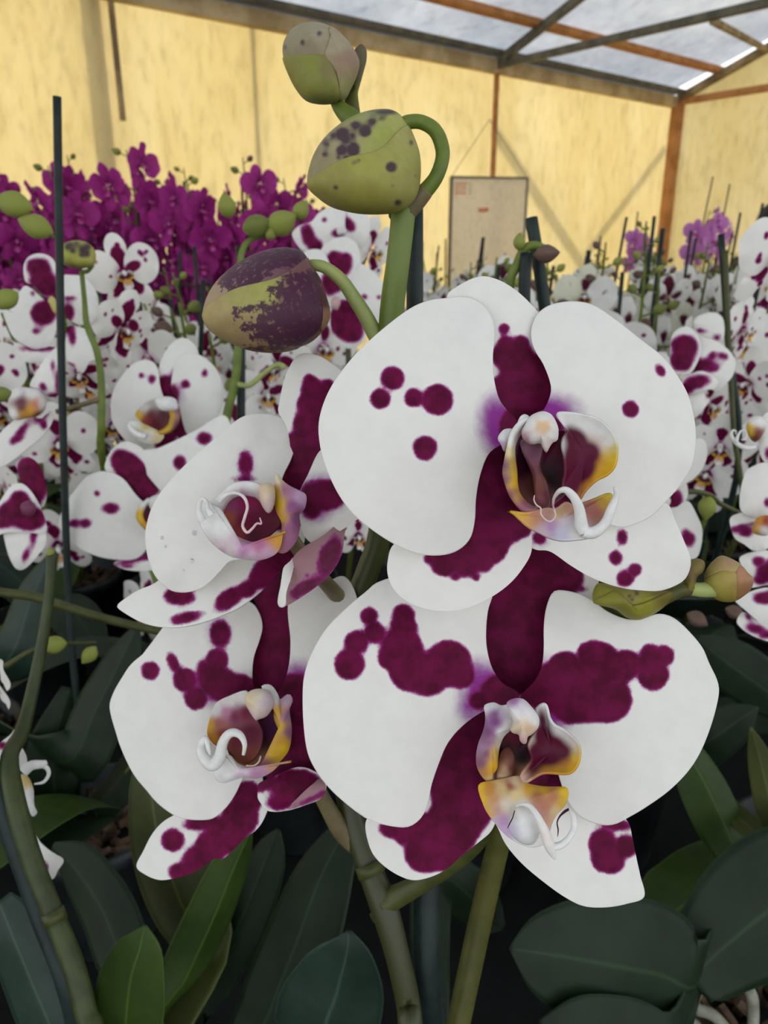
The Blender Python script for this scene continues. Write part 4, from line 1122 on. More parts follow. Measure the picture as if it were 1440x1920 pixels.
# --- spike, branches, stake
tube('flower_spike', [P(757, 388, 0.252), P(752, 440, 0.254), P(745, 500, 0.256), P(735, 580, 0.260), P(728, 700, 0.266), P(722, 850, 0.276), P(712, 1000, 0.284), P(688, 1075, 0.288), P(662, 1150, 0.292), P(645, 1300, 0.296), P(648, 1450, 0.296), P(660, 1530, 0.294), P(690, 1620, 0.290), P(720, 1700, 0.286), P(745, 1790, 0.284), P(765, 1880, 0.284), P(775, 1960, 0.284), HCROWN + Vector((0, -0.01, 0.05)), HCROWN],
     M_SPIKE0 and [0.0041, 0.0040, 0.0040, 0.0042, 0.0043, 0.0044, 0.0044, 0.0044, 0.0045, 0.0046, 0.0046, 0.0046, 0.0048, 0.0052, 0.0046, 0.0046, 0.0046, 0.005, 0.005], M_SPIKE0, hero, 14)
tube('pedicel', [P(718, 1692, 0.286), P(745, 1680, 0.285), P(800, 1650, 0.280), P(850, 1618, 0.272), P(900, 1570, 0.262), P(940, 1480, 0.245), P(955, 1400, 0.232)], [0.0052, 0.0042, 0.0034, 0.0032, 0.0030, 0.003, 0.003], M_STEMD, hero, 12)
tube('pedicel', [P(668, 1580, 0.294), P(640, 1556, 0.292), P(612, 1510, 0.288), P(590, 1470, 0.284), P(540, 1400, 0.282), P(500, 1370, 0.280)], [0.0044, 0.0038, 0.0030, 0.0028, 0.0026, 0.0024], M_PEDB, hero, 12)
tube('pedicel', [P(662, 1155, 0.292), P(650, 1140, 0.290), P(628, 1112, 0.282), P(604, 1085, 0.272), P(560, 1030, 0.262), P(530, 980, 0.256)], [0.0042, 0.0036, 0.0030, 0.0027, 0.0026, 0.0024], M_PEDB, hero, 12)
tube('pedicel', [P(722, 860, 0.276), P(800, 860, 0.250), P(900, 850, 0.226), P(960, 840, 0.214)], [0.0032, 0.003, 0.0028, 0.0026], M_STEMD, hero, 10)
for a, b in (((690, 1618), (698, 1640)), ((716, 1700), (724, 1716))):
    tube('spike_node', [P(a[0], a[1], 0.289), P(b[0], b[1], 0.288)], 0.0054, M_STEMD, hero, 14)
tube('stake', [P(778, 385, 0.272), P(780, 900, 0.290), P(800, 1500, 0.300), P(812, 1960, 0.302), HCROWN + Vector((0.03, 0.03, -0.06))], [0.0029, 0.0034, 0.0046, 0.0052, 0.0052], M_STAKE, hero, 12)
# second spike that runs behind the lower right bloom to the small bud truss
tube('flower_spike', [P(845, 1990, 0.31), P(870, 1870, 0.31), P(900, 1730, 0.31), P(928, 1610, 0.305), P(960, 1480, 0.295), P(1010, 1330, 0.28), P(1070, 1220, 0.262), P(1120, 1150, 0.246), P(1165, 1146, 0.234), P(1205, 1140, 0.230), P(1240, 1122, 0.228), P(1275, 1106, 0.228), P(1300, 1104, 0.228)],
     [0.0048, 0.0048, 0.0048, 0.0046, 0.0044, 0.004, 0.0036, 0.0032, 0.0030, 0.0028, 0.0024, 0.0022, 0.0018], stem_material('spike_olive_light', (68, 70, 26), (82, 82, 36)), hero, 12)
tube('spike_base', [P(845, 1990, 0.31), P(820, 2080, 0.315), HCROWN], [0.0048, 0.005, 0.005], M_STEMD, hero, 12)
ZR = Zm(1080, 980, 3.311)
YG = [(200, 450, (134, 132, 50)), (360, 440, (150, 142, 74)), (420, 520, (138, 136, 46)), (300, 550, (120, 118, 44)), (560, 460, (112, 100, 40))]
b5 = Bud(hero, [(108, 496), (130, 380), (240, 390), (380, 400), (520, 420), (600, 430), (560, 500), (500, 550), (430, 585), (380, 598), (320, 585), (240, 530)], ZR, 0.2275, 0.006, YG, [(330, 455, 6), (380, 440, 6), (370, 410, 5), (350, 480, 4)], name='bud')
b5.sepal([(112, 494), (170, 460), (250, 430), (275, 490), (320, 520), (400, 510), (480, 480), (600, 428), (560, 500), (500, 550), (430, 585), (380, 598), (320, 585), (240, 530)], 0.0008, cen=(380, 550))
tube('pedicel', [P(1296, 1104, 0.228), P(1316, 1106, 0.228), P(1340, 1104, 0.229)], [0.0020, 0.0022, 0.0026], M_PED, hero, 10)
b4 = Bud(hero, [(795, 370), (810, 290), (850, 240), (900, 208), (960, 225), (1020, 260), (1060, 310), (1096, 350), (1082, 410), (1040, 450), (990, 480), (930, 487), (870, 470), (820, 420)], ZR, 0.232, 0.0068, [(880, 270, (158, 140, 84)), (930, 230, (166, 130, 100)), (850, 360, (150, 142, 66))], [])
b4.sepal([(800, 375), (840, 330), (900, 308), (950, 305), (988, 318), (996, 380), (992, 440), (985, 482), (930, 488), (870, 471), (822, 422)], 0.0008, [(860, 360, (156, 146, 72)), (940, 340, (166, 148, 78)), (920, 440, (150, 140, 62)), (970, 420, (150, 130, 66))])
b4.sepal([(990, 312), (1020, 270), (1062, 312), (1097, 350), (1082, 412), (1040, 452), (992, 482), (998, 400)], 0.0007, [(1040, 340, (170, 126, 92)), (1050, 400, (150, 106, 74)), (1000, 440, (146, 112, 64))])
b4.sepal([(800, 340), (825, 275), (860, 235), (900, 208), (960, 225), (1018, 262), (988, 308), (930, 300), (870, 310)], 0.0005, [(880, 250, (164, 140, 92)), (950, 250, (170, 136, 106)), (850, 300, (158, 144, 84)), (980, 290, (166, 150, 96))])
b6 = Bud(hero, [(668, 300), (685, 250), (740, 222), (790, 235), (802, 270), (785, 310), (752, 340), (740, 400), (738, 446), (690, 448), (684, 390), (672, 340)], ZR, 0.2285, 0.0035, [(740, 260, (122, 108, 58)), (700, 300, (112, 90, 58)), (715, 420, (120, 112, 50))], [], cen=(725, 320))
# leaves of the foreground plant
leaf_px(hero, HCROWN, [(470, 1556, .42, 4), (440, 1620, .42, 36), (400, 1720, .42, 48), (350, 1830, .42, 48), (310, 1930, .41, 40)], M_LEAFB, 0.55, -0.6)
leaf_px(hero, HCROWN, [(522, 1556, .45, 4), (500, 1610, .45, 36), (455, 1720, .45, 48), (400, 1830, .45, 44), (350, 1930, .44, 40)], M_LEAF, 0.4, 0.5)
leaf_px(hero, HCROWN, [(655, 1746, .345, 4), (650, 1790, .345, 48), (632, 1860, .35, 88), (612, 1960, .355, 104)], M_LEAFG, 0.35, 0.15)
leaf_px(hero, HCROWN, [(648, 1556, .43, 30), (600, 1650, .42, 62), (556, 1770, .41, 78), (510, 1890, .40, 84), (495, 1970, .39, 80)], M_LEAF, 0.3, 0.5)
leaf_px(hero, HCROWN, [(945, 1740, .50, 4), (920, 1720, .50, 36), (880, 1680, .49, 50), (840, 1650, .48, 46), (810, 1680, .46, 40)], M_LEAF, 0.25, 0.4)

# ------------------------------------------------------------------ benches
def bench(name, label, x0, x1, y0, y1, z, tilt=0.0):
    c = Vector(((x0 + x1) / 2, (y0 + y1) / 2, 0))
    r = thing(name, label, 'bench', c)
    def pt(o):
        return new_obj(o[0], o[1], r, o[2])
    g = Geo(); g.box((c.x, c.y, z - 0.012), (x1 - x0, y1 - y0, 0.024))
    pt(('bench_top', g.mesh('bench_top', False), M_MAT))
    for xa, xb, ya, yb in ((x0 - .03, x1 + .03, y0 - .03, y0), (x0 - .03, x1 + .03, y1, y1 + .03), (x0 - .03, x0, y0, y1), (x1, x1 + .03, y0, y1)):
        g = Geo(); g.box(((xa + xb) / 2, (ya + yb) / 2, z - 0.02), (xb - xa, yb - ya, 0.09))
        pt(('rim', g.mesh('rim', False), M_BENCH))
    for x in (x0 + .1, (x0 + x1) / 2, x1 - .1):
        for y in (y0 + .1, y1 - .1):
            g = Geo(); g.box((x, y, (z - 0.024) / 2), (.05, .05, z - 0.024))
            pt(('leg', g.mesh('leg', False), M_BENCH))
bench('growing_bench', 'long low bench under the white spotted orchids', -1.5, 1.9, -0.1, 1.85, BENCH_Z)
bench('growing_bench', 'bench farther back on the right, under the distant orchids', -0.05, 2.0, 2.0, 4.45, BENCH_Z)
PBZ = BENCH_Z + 0.16
bench('growing_bench', 'raised bench on the left under the purple orchids', -2.2, -0.15, 2.0, 3.5, PBZ)

# ------------------------------------------------------------------ generic blooms for the plants behind
def kidney(s, k=0.0):
    p = [(0.03, 0.03), (0.05, 0.13), (0.11, 0.23), (0.20, 0.30), (0.30, 0.315), (0.40, 0.27), (0.47, 0.18), (0.50, 0.07), (0.48, -0.05), (0.42, -0.15), (0.33, -0.215), (0.23, -0.22), (0.15, -0.17), (0.09, -0.08)]
    return [(s * x, z * (1 + k) + 0.02) for x, z in p]

def flat_piece(outline, cen, nr, nt, y0, bow, wave, seed):
    xy, t, th = ring_points(outline, cen, nr, nt)
    y = y0 + bow * t ** 2.2 + wave * t ** 3 * np.sin(5 * th + seed)
    V = np.stack([xy[:, 0], y, xy[:, 1]], 1)
    return V, ring_faces(nr, nt), xy

LIP_CTRL_W = None
def lip_geo(g, pal, sides=6):
    """small lip: two upright side lobes, a forked mid lobe, column"""
    W, Y, Mr, Pk = pal
    for s in (-1, 1):
        V, F, xy = flat_piece([(s * 0.02, -0.01), (s * 0.05, 0.035), (s * 0.095, 0.02), (s * 0.11, -0.03), (s * 0.095, -0.07), (s * 0.05, -0.09), (s * 0.02, -0.07)], (s * 0.06, -0.03), 5, 18, -0.05, -0.03, 0, 0)
        V[:, 1] -= 0.35 * np.abs(V[:, 0])
        c = idw(xy * 1000, [(s * 50, 30, W), (s * 95, 10, W), (s * 105, -40, Y), (s * 80, -75, Y), (s * 50, -25, Mr), (s * 70, -45, Mr), (s * 25, -50, Mr)])
        g.add(V, F, c)
    V, F, xy = flat_piece([(-0.03, -0.07), (0.03, -0.07), (0.06, -0.10), (0.045, -0.15), (0.02, -0.19), (-0.02, -0.19), (-0.045, -0.15), (-0.06, -0.10)], (0, -0.12), 4, 16, -0.10, -0.02, 0, 0)
    V[:, 1] += 0.5 * (V[:, 2] + 0.07)
    g.add(V, F, idw(xy * 1000, [(0, -85, Y), (-40, -100, Y), (40, -100, Y), (0, -120, Pk), (0, -170, W)]))
    for s in (-1, 1):
        v, f = tube_geo([(s * 0.005, -0.165, -0.185), (s * 0.035, -0.18, -0.18), (s * 0.055, -0.185, -0.145), (s * 0.05, -0.18, -0.11)], [0.014, 0.011, 0.008, 0.003], 5, 9)
        g.add(v, f, np.array(lin(W)))
    return g

def column_geo(g, pal):
    v, f = tube_geo([(0, 0.03, -0.005), (0, -0.03, 0.015), (0, -0.085, 0.012), (0, -0.11, -0.008), (0, -0.105, -0.025)], [0.022, 0.028, 0.03, 0.024, 0.006], 8, 12)
    t = np.clip((-v[:, 1] - 0.0) / 0.1, 0, 1)[:, None]
    g.add(v, f, np.array(lin(pal[3])) * (1 - t) + np.array(lin(pal[0])) * t)
    return g

PAL_WHITE = ((236, 236, 230), (214, 168, 44), (92, 14, 48), (190, 140, 150))
PAL_PURP = ((206, 100, 180), (170, 40, 110), (110, 10, 70), (190, 80, 160))
PAL_PINK = ((226, 170, 220), (190, 70, 160), (140, 30, 110), (206, 130, 196))

def flower_pieces(seed, heavy):
    """outlines and burgundy spots of one seedling of the white cultivar"""
    r = random.Random(seed)
    out = []
    for kind, ol, cen in (('dorsal_sepal', ell(0, 0.28, 0.145 + r.uniform(-.01, .02), 0.235, r.uniform(-6, 6), pinch=-0.1), (0, 0.26)),
                          ('lateral_sepal', ell(-0.145, -0.25, 0.125, 0.25, -24 + r.uniform(-5, 5), pinch=0.15), (-0.14, -0.24)),
                          ('lateral_sepal', ell(0.145, -0.25, 0.125, 0.25, 24 + r.uniform(-5, 5), pinch=0.15), (0.14, -0.24)),
                          ('petal', kidney(-1, r.uniform(-.06, .1)), (-0.26, 0.04)), ('petal', kidney(1, r.uniform(-.06, .1)), (0.26, 0.04))):
        sp = [(0, 0, 0.075, 0.06)]
        if 'sepal' in kind:
            k = heavy * r.uniform(0.5, 1.2)
            sp.append((cen[0] * 0.75, cen[1] * 0.75, 0.085 * (0.5 + k), 0.14 * (0.4 + k), 0 if kind == 'dorsal_sepal' else (-24 if cen[0] < 0 else 24)))
            for i in range(r.randint(2, 5)):
                q = r.uniform(0.02, 0.035)
                sp.append((cen[0] * r.uniform(0.6, 1.3) + r.uniform(-.07, .07), cen[1] * r.uniform(0.6, 1.45), q))
        else:
            if r.random() < heavy:
                sp.append((cen[0] * 0.55, 0.06 + r.uniform(-.03, .05), 0.11, 0.065, r.uniform(-25, 25)))
            for i in range(r.randint(1, 5)):
                q = r.uniform(0.012, 0.034)
                sp.append((cen[0] * r.uniform(0.6, 1.5), cen[1] + r.uniform(-.12, .18), q, q * r.uniform(.8, 1.4)))
        out.append((kind, ol, cen, sp))
    return out

def far_flower(seed, heavy, palette='white', nr=7, nt=30):
    g = Geo()
    r = random.Random(seed)
    for kind, ol, cen, sp in flower_pieces(seed, heavy):
        y0 = 0.045 if 'sepal' in kind else 0.0
        bow = r.uniform(-0.05, 0.07)
        V, F, xy = flat_piece(ol, cen, nr, nt, y0, bow, 0.02, seed)
        V[:, 1] += r.uniform(-0.25, 0.3) * (np.abs(V[:, 0]) if 'sepal' not in kind else np.abs(V[:, 2]))
        if palette == 'white':
            s = sdf_spots(xy, sp, 0.008)
            k = np.clip(0.5 - s / 0.02, 0, 1)[:, None]
            wht = (238, 238, 232) if r.random() < 0.8 else (226, 228, 206)
            col = np.array(lin(wht)) * (1 - k) + np.array(lin(MAROON)) * k
        elif palette == 'purple':
            rad = np.linalg.norm(xy, axis=1)[:, None]
            a, b = np.array(lin((116, 14, 84))), np.array(lin((176, 50, 142)))
            k = np.clip(rad / 0.45 + 0.25 * np.sin(40 * np.arctan2(xy[:, 1], xy[:, 0]))[:, None], 0, 1)
            col = a * (1 - k) + b * k
        else:
            rad = np.linalg.norm(xy, axis=1)[:, None]
            k = np.clip(rad / 0.4, 0, 1)
            col = np.array(lin((190, 96, 180))) * (1 - k) + np.array(lin((206, 132, 200))) * k
        g.add(V, F, col)
    pal = {'white': PAL_WHITE, 'purple': PAL_PURP, 'pink': PAL_PINK}[palette]
    lip_geo(g, pal)
    column_geo(g, pal)
    me = g.mesh('flower', True, True)
    me.materials.append(M_FLOWER)
    return me

FAR_W = [far_flower(100 + i, [0.3, 0.5, 0.7, 0.9, 0.4, 0.6, 1.0, 0.2][i]) for i in range(8)]
FAR_P = [far_flower(200 + i, 0.5, 'purple', 5, 22) for i in range(4)]
FAR_K = [far_flower(300 + i, 0.5, 'pink', 5, 22) for i in range(2)]

# the same bloom with every petal a mesh of its own, for plants near enough to show it
NEAR_W = []
def near_flower_set(seed, heavy):
    r = random.Random(seed)
    parts = []
    g = column_geo(Geo(), PAL_WHITE)
    me = g.mesh('flower', True, True); me.materials.append(M_LIP)
    parts.append(('flower', me))
    for kind, ol, cen, sp in flower_pieces(seed, heavy):
        y0 = 0.045 if 'sepal' in kind else 0.0
        V, F, xy = flat_piece(ol, cen, 12, 52, y0, r.uniform(0.0, 0.05), 0.014, seed)
        V[:, 1] += r.uniform(-0.1, 0.25) * (np.abs(V[:, 0]) if 'sepal' not in kind else np.abs(V[:, 2]))
        s = sdf_spots(xy, sp, 0.010) * 300
        me = mesh(kind, V, F, True, {'sdf': s, 'vio': sdf_spots(xy, [(0, 0, 0.11)], 0.01) * 200})
        me.materials.append(M_PETAL_BG)
        parts.append((kind, me))
    me = lip_geo(Geo(), PAL_WHITE).mesh('lip', True, True); me.materials.append(M_LIP)
    parts.append(('lip', me))
    return parts
NEAR_W = [near_flower_set(100 + i, [0.3, 0.5, 0.7, 0.9, 0.4, 0.6][i]) for i in range(6)]

def face_matrix(loc, size, yaw, pitch=0.0, roll=0.0):
    """yaw 0 faces the camera (-Y); yaw > 0 turns to the right as seen; pitch > 0 nods down"""
    return Matrix.Translation(loc) @ Matrix.Rotation(math.radians(yaw), 4, 'Z') @ Matrix.Rotation(math.radians(pitch), 4, 'X') @ Matrix.Rotation(math.radians(roll), 4, 'Y') @ Matrix.Scale(size, 4)

def rel(plant, M):
    return Matrix.Translation(-Vector(plant.location)) @ M

def put_near(plant, k, M):
    parts = NEAR_W[k % len(NEAR_W)]
    f = part_at('flower', parts[0][1], plant, rel(plant, M))
    for nm, me in parts[1:]:
        part_at(nm, me, f, Matrix.Identity(4))
    return f

def bud_mesh(seed, spotted):
    r = random.Random(seed)
    V, F = [], []
    n, m = 12, 9
    for i in range(m + 1):
        t = i / m
        rad = 0.40 * math.sin(math.pi * t) ** 0.75 * (1.0 - 0.25 * t) if 0 < i < m else 0.02
        for j in range(n):
            a = 2 * math.pi * j / n
            k = 1 + 0.05 * math.cos(3 * a)
            V.append((rad * k * math.cos(a), rad * k * math.sin(a), t))
    for i in range(m):
        for j in range(n):
            k = (j + 1) % n
            F.append((i * n + j, i * n + k, (i + 1) * n + k, (i + 1) * n + j))
    V = np.array(V)
    base = np.array(lin([(146, 156, 72), (120, 132, 60), (112, 92, 78)][seed % 3]))
    dark = np.array(lin((78, 46, 60)))
    k = np.clip(V[:, 2:3] * 0.5 + 0.25 * np.sin(V[:, 0:1] * 19 + seed) * spotted, 0, 1) * (0.3 + 0.5 * spotted)
    me = mesh('bud', V, F, True, {'sdf': np.full(len(V), 9.0)}, base * (1 - k) + dark * k)
    me.materials.append(M_BUDS)
    return me
BUD_M = [bud_mesh(i, [0.1, 0.5, 0.9, 0.2, 0.6, 0.9][i]) for i in range(6)]

def put_bud(plant, loc, L, direction, k):
    q = Vector((0, 0, 1)).rotation_difference(Vector(direction).normalized()).to_matrix().to_4x4()
    return part_at('bud', BUD_M[k % 6], plant, rel(plant, Matrix.Translation(loc) @ q @ Matrix.Scale(L, 4)))

SPIKE_N = [0]
def random_plant(x, y, z0, top, rng, flowers, label, cat, group, size=(0.085, 0.10), n=(4, 7), stake=True, leaves=4, name='potted_orchid', near=False, yaw0=0, spread=45, zone=0.28, buds=(2, 4), stake_h=(0.02, 0.14), pot=True):
    """a potted plant at (x, y) whose spike tip reaches height `top`"""
    base = Vector((x, y, z0))
    p = thing(name, label, cat, base, group)
    add_pot(p, rng, leaves)
    crown = base + Vector((0, 0, POT_H - 0.01))
    lean = Vector((rng.uniform(-.04, .04), rng.uniform(-.05, .02), 0))
    H = top - crown.z
    pts = []
    for i in range(8):
        t = i / 7
        a = lean * t + Vector((0.03 * math.sin(2.2 * t + rng.uniform(-.2, .2)), -0.05 * t ** 3, 0))
        pts.append(crown + a + Vector((0, 0, H * (t - 0.03 * t ** 6))))
    g = Geo()
    v, f = tube_geo(pts, [0.0036] * 4 + [0.0032, 0.0028, 0.0022, 0.0014], 6, 21)
    g.add(v, f)
    def at(z):
        t = max(0, min(0.999, (z - crown.z) / H)) * 7
        i = int(t)
        return pts[i].lerp(pts[i + 1], t - i)
    m = rng.randint(*n)
    todo = []
    nb = rng.randint(*buds)
    zb = top - 0.028 * nb
    z = zb - 0.02
    side = rng.choice((-1, 1))
    for i in range(m):
        a = at(z)
        side = -side
        s = rng.uniform(*size)
        yaw = yaw0 + side * rng.uniform(5, spread) + rng.uniform(-12, 12)
        c = a + Vector((side * s * rng.uniform(0.28, 0.45), -s * rng.uniform(0.15, 0.4), rng.uniform(-.01, .012)))
        v, f = tube_geo([a, a.lerp(c, 0.5) + Vector((0, 0.008, 0.006)), c + Vector((0, 0.01, 0))], [0.002, 0.0018, 0.0016], 5, 7)
        g.add(v, f)
        todo.append((c, s, yaw, rng.uniform(-8, 24), rng.uniform(-14, 14)))
        z -= zone / m * rng.uniform(0.85, 1.15)
    for i in range(nb):
        a = at(zb + 0.028 * (i + 0.4))
        side = -side
        L = 0.024 - 0.004 * i
        c = a + Vector((side * 0.012, -0.008, 0.006))
        v, f = tube_geo([a, c], 0.0013, 5, 4)
        g.add(v, f)
        put_bud(p, c, max(0.009, L), (side * 0.9, -0.6, 0.4 + 0.2 * i), rng.randrange(6))
    me = g.mesh('flower_spike')
    me.materials.append(M_STEM)
    part_at('flower_spike', me, p, rel(p, Matrix.Identity(4)))
    for c, s, yaw, pi, ro in todo:
        k = rng.randrange(len(flowers))
        if near:
            put_near(p, k, face_matrix(c, s, yaw, pi, ro))
        else:
            part_at('flower', flowers[k], p, rel(p, face_matrix(c, s, yaw, pi, ro)))
    if stake:
        b = crown + Vector((0.012, 0.012, -0.06))
        e = Vector((pts[-1].x + rng.uniform(-.02, .03), pts[5].y + 0.012, top + rng.uniform(*stake_h)))
        v, f = tube_geo([b, b.lerp(e, 0.5), e], rng.uniform(0.0026, 0.0040), 6, 4)
        me = mesh('stake', v, f)
        me.materials.append(M_STAKE)
        part_at('stake', me, p, rel(p, Matrix.Identity(4)))
    return p

# ------------------------------------------------------------------ neighbouring plants around the foreground one
def plant_at(x, y, label, n_leaves=0, seed=0, group=None, **kw):
    p = thing('potted_orchid', label, 'orchid', (x, y, BENCH_Z), group)
    add_pot(p, random.Random(seed), n_leaves, **kw)
    return p
def crown(p):
    return Vector(p.location) + Vector((0, 0, POT_H - 0.008))

# left neighbour: thick spike and stake leaning out of the lower left corner
nl = plant_at(-0.142, 0.25, 'orchid at the lower left corner with a thick leaning spike and bright pointed leaf', 0, 1)
tube('flower_spike', [P(96, 1036, .40), P(94, 1100, .40), P(82, 1190, .40), P(62, 1290, .395), P(42, 1370, .385), P(18, 1420, .37), P(28, 1500, .36), P(56, 1600, .355), P(94, 1700, .35), P(134, 1800, .345), P(162, 1900, .34), P(180, 1980, .34), crown(nl)],
     [.0026, .0026, .0028, .0032, .0036, .0042, .0046, .0046, .0046, .0048, .0048, .005, .005], stem_material('spike_left', (46, 56, 26), (60, 70, 34)), nl, 12)
tube('spike_node', [P(98, 1708, .349), P(106, 1730, .348)], .0052, M_STEMD, nl, 12)
put_bud(nl, P(96, 1046, .40), 0.006, (0, 0, 1), 3)
tube('stake', [P(-60, 1330, .37), P(-10, 1470, .365), P(70, 1690, .36), P(150, 1930, .355), crown(nl) + Vector((-.01, .02, -.05))], [.0052, .0054, .0056, .0056, .0056], M_STAKE, nl, 10)
leaf_px(nl, crown(nl), [(272, 1736, .36, 2), (264, 1775, .36, 40), (247, 1830, .362, 62), (238, 1900, .365, 68), (232, 1990, .37, 60)], M_LEAFB, 0.18, 0.1, 'bright green pointed leaf')
leaf_px(nl, crown(nl), [(100, 1586, .47, 8), (140, 1625, .46, 46), (190, 1700, .44, 58), (225, 1790, .42, 60), (245, 1890, .41, 50)], M_LEAF, 0.2, 0.3)
leaf_px(nl, crown(nl), [(0, 1690, .38, 24), (28, 1760, .37, 62), (65, 1850, .365, 74), (105, 1950, .36, 74)], M_LEAFG, 0.2, 0.2)
leaf_px(nl, crown(nl), [(290, 1400, .50, 40), (285, 1480, .49, 62), (300, 1580, .48, 84), (335, 1680, .46, 84), (370, 1790, .44, 66)], M_LEAFO, 0.3, 0.4)
ZN = Zm(0, 1100, 3.427)
fl = Flower(nl, 'white bloom seen from the side behind the thick spike', (50, 1500), .40, 0.0001, 0, ZN, dens=0.5)
fl.puff('flower', [(130, 1210), (180, 1220), (215, 1300), (220, 1400), (240, 1450), (205, 1475), (170, 1380), (145, 1290)], [(170, 1260, (222, 196, 130)), (190, 1330, W1), (200, 1430, W1)], off=-0.004, thick=.004)
fl.sheet('petal', [(100, 920), (60, 960), (0, 1010), (-40, 1080), (20, 1200), (90, 1200), (160, 1150), (165, 1090), (130, 1030), (90, 1060)], [(20, 1020, 40, 20)], off=0.002)
fl.sheet('petal', [(0, 1260), (30, 1330), (70, 1450), (105, 1570), (60, 1500), (10, 1400), (-30, 1320)], [(10, 1290, 20)], off=0.003)
fl.sheet('lateral_sepal', [(200, 1480), (225, 1600), (300, 1680), (390, 1740), (402, 1770), (370, 1820), (345, 1870), (310, 1870), (270, 1790), (230, 1700), (190, 1600)], [(285, 1800, 22, 34)], off=0.003)
fl.cord('horn', [(150, 1190), (200, 1150), (270, 1140), (300, 1125)], [36, 32, 26, 14], [-.008] * 4, W1)
fl.cord('horn', [(270, 1145), (305, 1170), (312, 1210), (280, 1255), (220, 1268)], [18, 14, 12, 10, 5], [-.008] * 5, W1)

# plant left behind: tall straight stake and a row of buds
ml = plant_at(-0.245, 0.54, 'orchid behind on the left beside a tall straight dark stake, spotted bud on top', 3, 2)
tube('stake', [P(107, 181, .52), P(112, 500, .55), P(118, 800, .58), P(130, 1150, .61), P(152, 1400, .63), P(160, 1560, .64), crown(ml) + Vector((0, 0, -.06))], .0028, M_STAKE, ml, 10)
tube('flower_spike', [P(153, 508, .58), P(158, 560, .585), P(163, 610, .59), P(182, 660, .595), P(190, 720, .6), P(190, 800, .605), P(190, 850, .62), P(215, 950, .66), P(290, 1080, .68), P(320, 1300, .68), crown(ml)], [.0018, .0019, .0024, .0026, .0028, .003, .003, .003, .003, .003, .003], M_STEM, ml, 10)
Z5 = Zm(0, 440, 4.173)
bb = Bud(ml, [(448, 150), (480, 90), (540, 52), (620, 45), (690, 65), (740, 120), (750, 190), (725, 240), (660, 258), (580, 262), (510, 235), (465, 195)], Z5, .575, .012, [(520, 130, (168, 172, 72)), (640, 90, (160, 160, 84)), (700, 160, (170, 166, 84)), (600, 210, (176, 178, 84)), (580, 250, (104, 84, 62))], [(530, 95, 20), (570, 125, 16), (545, 80, 14), (650, 115, 24), (680, 150, 20), (690, 90, 20), (640, 160, 14), (600, 70, 12)], nr=16, nt=48)
bb.sepal([(455, 160), (540, 155), (620, 175), (690, 200), (745, 205), (725, 240), (660, 258), (580, 262), (510, 235), (465, 195)], .0012)
tube('pedicel', [P(153, 510, .58), P(165, 508, .578), P(174, 496, .576)], .0016, M_STEM, ml, 8)
tube('pedicel', [P(188, 748, .60), P(150, 760, .60), P(106, 772, .60)], .002, M_PEDB, ml, 8)
f3b = Flower(ml, 'white bloom with a burgundy upper sepal behind the tall stake', (95, 620), .66, 0, 0, Z5, M_PETAL_BG, 0.5)
f3b.puff('flower', [(375, 510), (400, 480), (430, 500), (450, 560), (440, 620), (415, 600), (390, 550)], [(410, 540, (206, 196, 120))], off=-.012, thick=.006)
f3b.sheet('dorsal_sepal', [(190, 280), (205, 210), (250, 165), (320, 152), (390, 175), (435, 230), (450, 320), (450, 420), (400, 480), (330, 470), (270, 400), (210, 370)], [(310, 260, 80, 70), (340, 350, 90, 70), (380, 420, 70, 60), (250, 240, 25), (290, 370, 40)], off=.008, bow=.004)
f3b.sheet('petal', [(10, 545), (70, 600), (130, 500), (190, 410), (240, 420), (330, 500), (420, 580), (450, 680), (430, 780), (390, 870), (280, 885), (190, 860), (110, 800), (60, 700)], [(340, 620, 95, 90), (400, 560, 60, 50), (290, 755, 28, 18), (258, 465, 14)], off=0, bow=.006)
f3b.sheet('petal', [(500, 330), (560, 320), (640, 330), (710, 390), (760, 480), (760, 600), (720, 690), (620, 700), (530, 650), (500, 560), (490, 450)], [(540, 600, 40, 50), (550, 500, 30, 12), (520, 640, 40)], off=.002, bow=.006)
f3b.sheet('lateral_sepal', [(100, 800), (180, 870), (300, 900), (400, 880), (440, 900), (350, 980), (230, 1000), (150, 950)], [(300, 890, 100, 22), (420, 840, 30, 40)], off=.008)
f3b.sheet('lateral_sepal', [(530, 730), (600, 720), (690, 760), (740, 860), (770, 960), (700, 1000), (650, 1080), (590, 1040), (530, 990), (520, 860)], [(570, 800, 25, 60), (545, 1030, 40, 26), (540, 740, 30)], off=.008)
f6 = Flower(ml, 'pale bloom in profile with a yellow and burgundy lip', (60, 765), .60, 0, 0, Z5, M_PETAL_BG, 0.5)
f6.puff('flower', [(70, 1270), (120, 1200), (210, 1195), (300, 1215), (360, 1290), (350, 1370), (290, 1420), (200, 1440), (110, 1450), (65, 1380)], [(120, 1240, W1), (250, 1240, W1), (330, 1320, W2), (170, 1360, (80, 14, 44)), (160, 1310, (100, 30, 60)), (240, 1370, (226, 170, 50)), (180, 1400, (212, 150, 60)), (280, 1330, (200, 120, 90)), (100, 1400, W1), (300, 1420, (110, 20, 60))], off=-.01, thick=.007)
f6.sheet('petal', [(240, 1180), (290, 1080), (350, 980), (420, 900), (460, 900), (490, 1050), (510, 1150), (450, 1260), (370, 1260), (310, 1210)], [(480, 1150, 40, 90), (415, 1030, 8, 22), (340, 1190, 22, 26), (430, 1280, 60, 40)], off=0)
